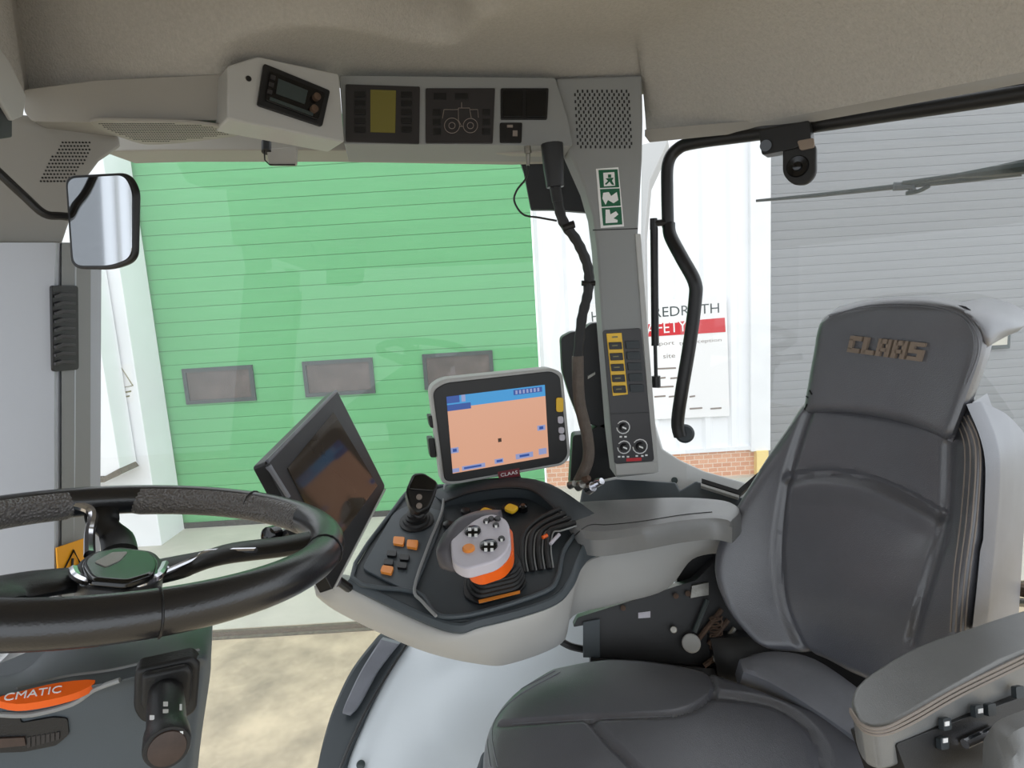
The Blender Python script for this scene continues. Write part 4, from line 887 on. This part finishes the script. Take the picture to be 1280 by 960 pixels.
# near armrest
AP = PL(Pz(1065, 870, 2.12), Pz(1280, 770, 2.14), Pz(1280, 850, 2.14))
ao = c2([(1064, 880), (1070, 856), (1100, 832), (1150, 805), (1210, 784), (1290, 758), (1400, 730), (1420, 790), (1290, 812), (1200, 856), (1130, 896), (1100, 908), (1076, 903)], 3, True)
obj('armrest', AP.slab(ao, -.05, 0), 'leather_arm', seat, bevel=.010, seg=4, label='grey leather fold-down armrest')
bm = NB()
for k in range(3):
    d = k*5.5
    tube(bm, catm([AP.at(1063.0, 886+d*.4, -.004*k-.001), AP.at(1078, 906+d*.6, -.004*k-.001), AP.at(1104, 910+d*.75, -.004*k-.001), AP.at(1140, 893+d, -.004*k-.001), AP.at(1200, 859+d, -.004*k-.001), AP.at(1290, 815+d, -.004*k-.001)], 6), .0016, 6)
obj('armrest_stitching', bm, 'thread', seat, label='pale double stitching around the armrest')
UP = PL(P(1140, 930, .58), P(1280, 880, .64), P(1200, 990, .575))
uc = thing('armrest_switch_box', 'black switch box with chrome bits under the near armrest', 'switch box', tuple(UP.at(1210, 985)))
obj('box_body', UP.slab(rnd([(1120, 930), (1290, 866), (1330, 950), (1300, 1010), (1150, 1010)], 4), -.06, 0), 'black', uc, bevel=.003)
for x, y in ((1184, 906), (1181, 930), (1224, 890), (1240, 888), (1275, 866)): obj('switch', UP.slab(rnd([(x-5, y-7), (x+5, y-9), (x+6, y+6), (x-4, y+8)], 2), 0, .006), 'plast_darker', uc, bevel=.001)
for x, y in ((1182, 926), (1226, 889), (1184, 905)): obj('switch_mark', UP.slab([(x-2.5, y-2.5), (x+3, y-3.5), (x+3, y+2), (x-2.5, y+3)], .006, .007), 'white', uc, smooth=False)
obj('chrome_bar', tube(NB(), [UP.at(1206, 930, .006), UP.at(1246, 912, .006)], .005, 10), 'chrome', uc)
obj('armrest_lower_pad', sheet([[P(1258, 945, .55), P(1275, 920, .56), P(1310, 905, .57)], [P(1255, 1010, .53), P(1290, 1000, .53), P(1330, 990, .55)]], 5, 4, .008, (0, 1, -.2), .03), 'leather_arm', seat, label='grey pad corner under the armrest')

# suspension clutter between console and seat
mech = thing('seat_suspension', 'dark metal seat suspension seen between console and cushion', 'suspension', tuple(P(820, 850, 1.2)))
SP_ = PL(P(760, 760, 1.27), P(930, 760, 1.25), P(760, 840, 1.22))
obj('carrier_box', SP_.slab(rnd([(722, 772), (870, 725), (905, 690), (960, 700), (960, 850), (850, 850), (738, 830), (738, 780), (716, 784)], 3), -.06, 0), 'black', mech, bevel=.003)
obj('rear_cover', PL(P(850, 650, 1.36), P(960, 650, 1.34), P(850, 760, 1.34)).slab(rnd([(846, 650), (960, 640), (960, 780), (846, 770)], 4), -.03, 0), 'black', mech, bevel=.003)
obj('side_plate', SP_.slab([(729, 778), (750, 774), (750, 822), (729, 822)], 0, .012), 'plast_dark', mech, bevel=.001)
obj('hook_tab', tube(NB(), catm([P(702, 802, 1.26), P(714, 808, 1.25), P(732, 812, 1.25)], 4), .008, 8), 'black', mech)
obj('maker_label', SP_.slab([(798, 766), (813, 764), (813, 772), (798, 773)], 0, .003), 'lilac', mech, smooth=False)
bm = NB(); cyl(bm, SP_.at(864, 804, 0), SP_.at(864, 804, .03), .020); obj('bolt_cap', bm, 'plast_light', mech, bevel=.004)
bm = NB(); cyl(bm, SP_.at(899, 824, 0), SP_.at(899, 824, .03), .013); obj('bolt_cap', bm, 'steel', mech, bevel=.003)
bm = NB(); cyl(bm, SP_.at(842, 787, 0), SP_.at(842, 787, .02), .008); obj('bolt_head', bm, 'steel', mech, bevel=.002)
for x, y in ((779, 760), (845, 745), (860, 742)): obj('bolt_head', cyl(NB(), SP_.at(x, y, 0), SP_.at(x, y, .014), .006), 'dirty', mech)
obj('bracket', SP_.slab([(865, 732), (886, 728), (886, 744), (863, 748)], 0, .012), 'steel', mech, bevel=.001)
for (x0, y0), (x1, y1), mm in (((902, 762), (872, 800), 'dirty'), ((910, 775), (886, 806), 'dirty'), ((918, 785), (892, 822), 'steel'), ((884, 750), (868, 790), 'frame_dark'), ((925, 800), (880, 832), 'dirty')):
    obj('linkage_rod', tube(NB(), [SP_.at(x0, y0, .015), SP_.at(x1, y1, .02)], .0055, 8), mm, mech)
obj('spring', tube(NB(), [SP_.at(895+8*math.cos(i*.8), 770+i*.9+4*math.sin(i*.8), .02) for i in range(50)], .0025, 6), 'dirty', mech)
obj('base_rail', SP_.slab([(738, 822), (850, 832), (930, 838), (930, 870), (738, 850)], -.02, .02), 'black', mech, bevel=.002)
obj('pedestal', SP_.slab([(760, 850), (900, 850), (900, 1100), (760, 1100)], -.03, -.005), 'black', mech, bevel=.004)

# ================================================================ steering wheel
wc = V((-.397, .5755, 2.380)); wn = V((.145, .1275, .981)).normalized(); wu = (V((1, 0, 0))-wn*wn.x).normalized(); wv = wn.cross(wu)
def W(r, a, h=0): return wc+(wu*math.cos(a)+wv*math.sin(a))*r+wn*h
sw = thing('steering_wheel', 'black leather steering wheel with silver-trimmed hub', 'steering wheel', tuple(wc-wn*.05))
obj('rim', tube(NB(), [W(.195, 2*math.pi*i/120) for i in range(120)], .0178, 20, closed=True), 'leather_wheel', sw)
def ang(x, y):
    d = ray(x, y); t = (wc-CAM).dot(wn)/d.dot(wn); p = CAM+d*t-wc; return math.atan2(p.dot(wv), p.dot(wu))
def grip(a0, a1, nm):
    n = 26; pts = [W(.194, a0+(a1-a0)*i/n, -.0012) for i in range(n+1)]
    obj(nm, tube(NB(), pts, .0184, 20, rr=[.0184 if 0 < i < n else .016 for i in range(n+1)]), 'perf', sw, label='perforated grip section')
aA, aB = ang(385, 650), ang(165, 622); grip(aA, aB, 'grip_section'); aC = ang(92, 630); grip(aC, aC+.9, 'grip_section')
for x, y in ((198, 765), (317, 631), (405, 690)):
    a = ang(x, y); obj('rim_seam', tube(NB(), [W(.195, a)+((W(1, a)-wc)*math.cos(t)+wn*math.sin(t))*.0185 for t in [i*math.pi/8 for i in range(16)]], .0009, 6, closed=True), 'black', sw)
hc = wc-wn*.035
def HX(x, y, h=-.035):
    d = ray(x, y); t = (wc+wn*h-CAM).dot(wn)/d.dot(wn); return CAM+d*t
hub = rnd([(92, 705), (110, 690), (150, 682), (196, 688), (207, 703), (200, 722), (160, 735), (105, 730)], 10, 5)
bm = NB(); prism(bm, [HX(x, y, -.02) for x, y in hub], -wn*.035); obj('hub', bm, 'black', sw, bevel=.006, seg=4)
hub2 = [(150+(x-150)*.86, 705+(y-705)*.8-3) for x, y in hub]
bm = NB(); prism(bm, [HX(x, y, -.013) for x, y in hub2], -wn*.010); obj('hub_cap', bm, 'black_gloss', sw, bevel=.004, seg=3)
obj('hub_trim', tube(NB(), [HX(x, y, -.022) for x, y in c2([(92, 712), (97, 722), (118, 730), (160, 733), (195, 722), (206, 706)], 5)], .0045, 8), 'chrome', sw, label='silver trim around the hub')
bm = NB(); prism(bm, [HX(x, y, -.012) for x, y in rnd([(118, 702), (140, 690), (160, 689), (150, 700), (132, 708)], 3)], -wn*.002); obj('hub_emblem_field', bm, 'plast_light', sw, bevel=.0005)
def spoke(path, w0, w1, nm, mm='black', th=.010):
    bm = NB(); rg = []; n = len(path)
    for i, p in enumerate(path):
        t = (path[min(n-1, i+1)]-path[max(0, i-1)]).normalized(); s = t.cross(wn).normalized(); w_ = w0+(w1-w0)*i/(n-1)
        rg.append([p+s*w_*math.cos(q)+wn*th*math.sin(q) for q in [2*math.pi*k/16 for k in range(16)]])
    return obj(nm, loft(bm, rg), mm, sw)
aR = ang(398, 668); aL = ang(60, 775)
spoke(catm([HX(190, 716, -.04), HX(240, 705, -.035), HX(285, 692, -.022), W(.15, aR, -.012), W(.186, aR, -.006)], 5), .028, .020, 'spoke')
spoke(catm([HX(120, 722, -.04), HX(60, 728, -.033), HX(0, 738, -.03), HX(-60, 745, -.02), HX(-160, 735, -.01)], 5), .028, .034, 'spoke')
aF = ang(128, 627)
spoke(catm([HX(150, 690, -.04), HX(146, 672, -.035), W(.165, aF, -.02), W(.188, aF, -.008)], 5), .018, .018, 'spoke')
obj('spoke_trim', tube(NB(), catm([HX(112, 694, -.028), HX(112, 668, -.024), W(.168, aF+.07, -.008), W(.182, aF+.16, -.0), W(.19, aF+.3, .004)], 5), .0055, 8), 'chrome', sw, label='silver spoke trim')
obj('spoke_trim', tube(NB(), catm([HX(204, 716, -.03), HX(245, 698, -.026), HX(262, 690, -.02), HX(320, 688, -.01)], 5), .003, 8), 'chrome', sw, label='silver spoke trim')

# ================================================================ steering column
col = thing('steering_column', 'grey steering column shroud with orange flash, under the wheel', 'steering column', tuple(P(120, 1000, .5)))
fA = [(-130, 880, .44), (0, 862, .46), (70, 853, .47), (130, 842, .475), (200, 826, .48), (252, 812, .50)]
fB = [(-130, 1060, .44), (0, 1060, .45), (70, 1060, .46), (130, 1060, .47), (200, 1060, .48), (232, 1060, .50)]
r0 = [P(-130, 880, .44), P(0, 864, .46), P(60, 856, .47), P(140, 842, .475), P(200, 826, .485), P(250, 814, .50), P(262, 818, .53), P(264, 822, .60)]
r1 = [P(-130, 900, .43), P(0, 884, .445), P(60, 878, .455), P(140, 866, .465), P(200, 850, .475), P(246, 842, .49), P(258, 848, .53), P(262, 850, .60)]
r2 = [P(-130, 960, .42), P(0, 960, .44), P(60, 960, .45), P(140, 950, .46), P(190, 940, .47), P(236, 930, .49), P(246, 935, .53), P(250, 935, .60)]
r3 = [P(-130, 1060, .40), P(0, 1060, .42), P(60, 1060, .43), P(140, 1060, .45), P(180, 1060, .46), P(224, 1060, .48), P(234, 1060, .53), P(238, 1060, .60)]
rt = [P(-60, 850, .62), P(20, 842, .60), P(60, 812, .62), P(95, 790, .64), P(150, 780, .66), P(230, 776, .67), P(262, 776, .68), P(266, 778, .70)]
bm = NB(); rowsC = [rt, r0, r1, r2, r3]
R_ = [catm(r, 5) for r in rowsC]; g = [[catm([R_[i][j] for i in range(5)], 6)[k] for j in range(len(R_[0]))] for k in range(25)]
loft(bm, [row+[CAM+(row[-1]-CAM)*1.28+V((-.02, 0, 0)), CAM+(row[0]-CAM)*1.28] for row in g])
trS = bvh(bm); obj('shroud', bm, 'plast_dark', col, sharp=60)
def onc(pts, lift, vec, bm=None):
    bm = bm or NB(); q = [hit(trS, x, y, lift) for x, y in pts]; q = [p for p in q if p]; 
    n = len(q); c = sum(q, V())/n; k = n//3; nn_ = (q[k]-q[0]).cross(q[2*k]-q[0]).normalized(); nn_ = nn_ if nn_.dot(CAM-c) > 0 else -nn_
    c0 = max(q, key=lambda p: (p-c).dot(nn_)); pl_ = PL(c0, c0+nn_.orthogonal(), c0+nn_.cross(nn_.orthogonal()))
    onc.pl = pl_
    return prism(bm, [pl_.at(*pr(p)) for p in q], -nn_*(vec+.006))
lip = obj('shroud_lip', tube(NB(), [p for p in [hit(trS, x, y, .001) for x, y in c2([(0, 893), (40, 893), (90, 880), (118, 862), (150, 850)], 5)] if p], .0022, 8), 'plast_mid', col)
obj('ridge_highlight', tube(NB(), [p for p in [hit(trS, x, y, .000) for x, y in c2([(20, 862), (83, 846), (140, 838), (200, 824), (248, 813)], 5)] if p], .0018, 8), 'plast_mid', col)  # crest of the shroud, its highlight painted in lighter grey
fl = obj('orange_flash', onc(c2([(-4, 873), (30, 863), (75, 853), (119, 850), (100, 864), (60, 875), (20, 880)], 3, True), .003, .003), 'orange', col, smooth=False, label='orange leaf-shaped badge with white letters')
fp_ = onc.pl
obj('badge_text', text('CMATIC', fp_.at(4, 877, .0006), fp_.at(76, 866, .0006), fp_.n, .0062, .0006), 'white', fl, smooth=False)
obj('slot', onc(rnd([(-30, 892), (24, 893), (26, 904), (66, 897), (84, 898), (86, 918), (70, 932), (30, 940), (-30, 942)], 4), .0015, .002), 'black', col, smooth=False, label='black open slot in the shroud')
obj('slot_rib', onc([(-30, 925), (30, 922), (32, 932), (-30, 938)], .004, .002), 'cap_brown', col, smooth=False)
bm = NB(); 
for k in range(7): onc([(34+k*6, 922-k), (38+k*6, 921-k), (38+k*6, 934-k*1.6), (34+k*6, 935-k*1.6)], .004, .002, bm)
obj('slot_teeth', bm, 'panel_dark', col, smooth=False)
# indicator stalk
stt = thing('indicator_stalk', 'chunky black multifunction stalk with white symbols on the column', 'stalk', tuple(P(205, 870, .45)))
bs = rnd([(168, 838), (240, 822), (250, 832), (246, 890), (228, 902), (178, 906), (166, 890)], 9, 5)
p0 = hit(trS, 205, 865, .0); SPn = PL(p0, hit(trS, 225, 862, 0), hit(trS, 205, 885, 0))
obj('gaiter', SPn.slab(bs, -.01, .010), 'rubber', stt, bevel=.004)
bs2 = [(207+(x-207)*.78, 866+(y-866)*.74) for x, y in bs]
obj('gaiter', SPn.slab(bs2, .01, .018), 'rubber', stt, bevel=.004)
s0 = SPn.at(207, 862, .012); s1 = P(209, 935, .385)
ax = (s1-s0).normalized(); L = (s1-s0).length
obj('stalk_body', lathe(NB(), s0, ax, [(0, .0125), (L*.3, .0135), (L*.75, .0135), (L*.78, .0150), (L*.97, .0155), (L, .0145)], 28), 'black', stt)
obj('stalk_end', lathe(NB(), s1, ax, [(-.001, .0125), (.0015, .0120), (.002, .009)], 28), 'cap_brown', stt, label='brown worn end cap')
tk = NB(); 
bmS = NB(); lathe(bmS, s0, ax, [(0, .0127), (L*.3, .0137), (L*.75, .0137), (L, .0155)], 28); trT = bvh(bmS); bmS.free()
for x, y, w_, h_ in ((207, 880, 3, 3), (207, 889, 3.5, 2.5), (190, 897, 3, 3), (226, 884, 1.5, 4), (228, 897, 1.5, 3), (227, 917, 2, 3)):
    q = [hit(trT, a_, b_, .0008) for a_, b_ in ((x-w_, y-h_), (x+w_, y-h_), (x+w_, y+h_), (x-w_, y+h_))]
    if all(q): prism(tk, q, -(CAM-q[0]).normalized()*.0006)
if len(tk.verts): obj('stalk_symbols', tk, 'white', stt, smooth=False)
# warning sticker at pillar
wst = thing('warning_sticker', 'orange warning sticker with black triangle on the left pillar edge', 'sticker', tuple(pfront.at(88, 720, .003)))
wsp = PL(P(72, 690, 1.05), P(106, 680, 1.108), P(74, 720, 1.05))
obj('label_face', wsp.slab([(71, 685), (106, 673), (106, 716), (92, 724), (73, 716)], 0, .003), 'warn', wst, smooth=False)
obj('triangle', tube(NB(), [wsp.at(x, y, .005) for x, y in ((78, 716), (92, 688), (101, 705))], .0022, 6, closed=True), 'black', wst)
obj('triangle_mark', tube(NB(), [wsp.at(91, 698, .005), wsp.at(90, 711, .005)], .002, 6), 'black', wst)
# ribbed pale duct under the wheel
dk = thing('ribbed_duct', 'pale ribbed duct visible under the wheel at the left edge', 'duct', tuple(P(10, 860, .8)))
pts = catm([P(-40, 800, .85), P(0, 812, .85), P(30, 835, .85), P(45, 880, .85)], 12)
obj('duct', tube(NB(), pts, .04, 16, rr=[.042+.004*(i % 3 == 0) for i in range(len(pts))]), 'white_paint', dk)

# ================================================================ light: bright overcast sky
wd = bpy.data.worlds.new('sky'); S.world = wd; wd.use_nodes = True; nt = wd.node_tree; bg = nt.nodes['Background']
tc = nt.nodes.new('ShaderNodeTexCoord'); sx = nt.nodes.new('ShaderNodeSeparateXYZ'); cr = nt.nodes.new('ShaderNodeValToRGB')
nt.links.new(tc.outputs['Generated'], sx.inputs[0]); nt.links.new(sx.outputs['Z'], cr.inputs['Fac']); nt.links.new(cr.outputs[0], bg.inputs[0])
e = cr.color_ramp.elements; e[0].position = 0; e[0].color = (.80, .86, .92, 1); e[1].position = .6; e[1].color = (.92, .96, 1, 1)
bg.inputs[1].default_value = 1.9

#print('MIRR', mp_.n, [((P(x, 275, .95)-CAM).normalized()).reflect(mp_.n)[:] for x in (85, 125, 135, 162)])
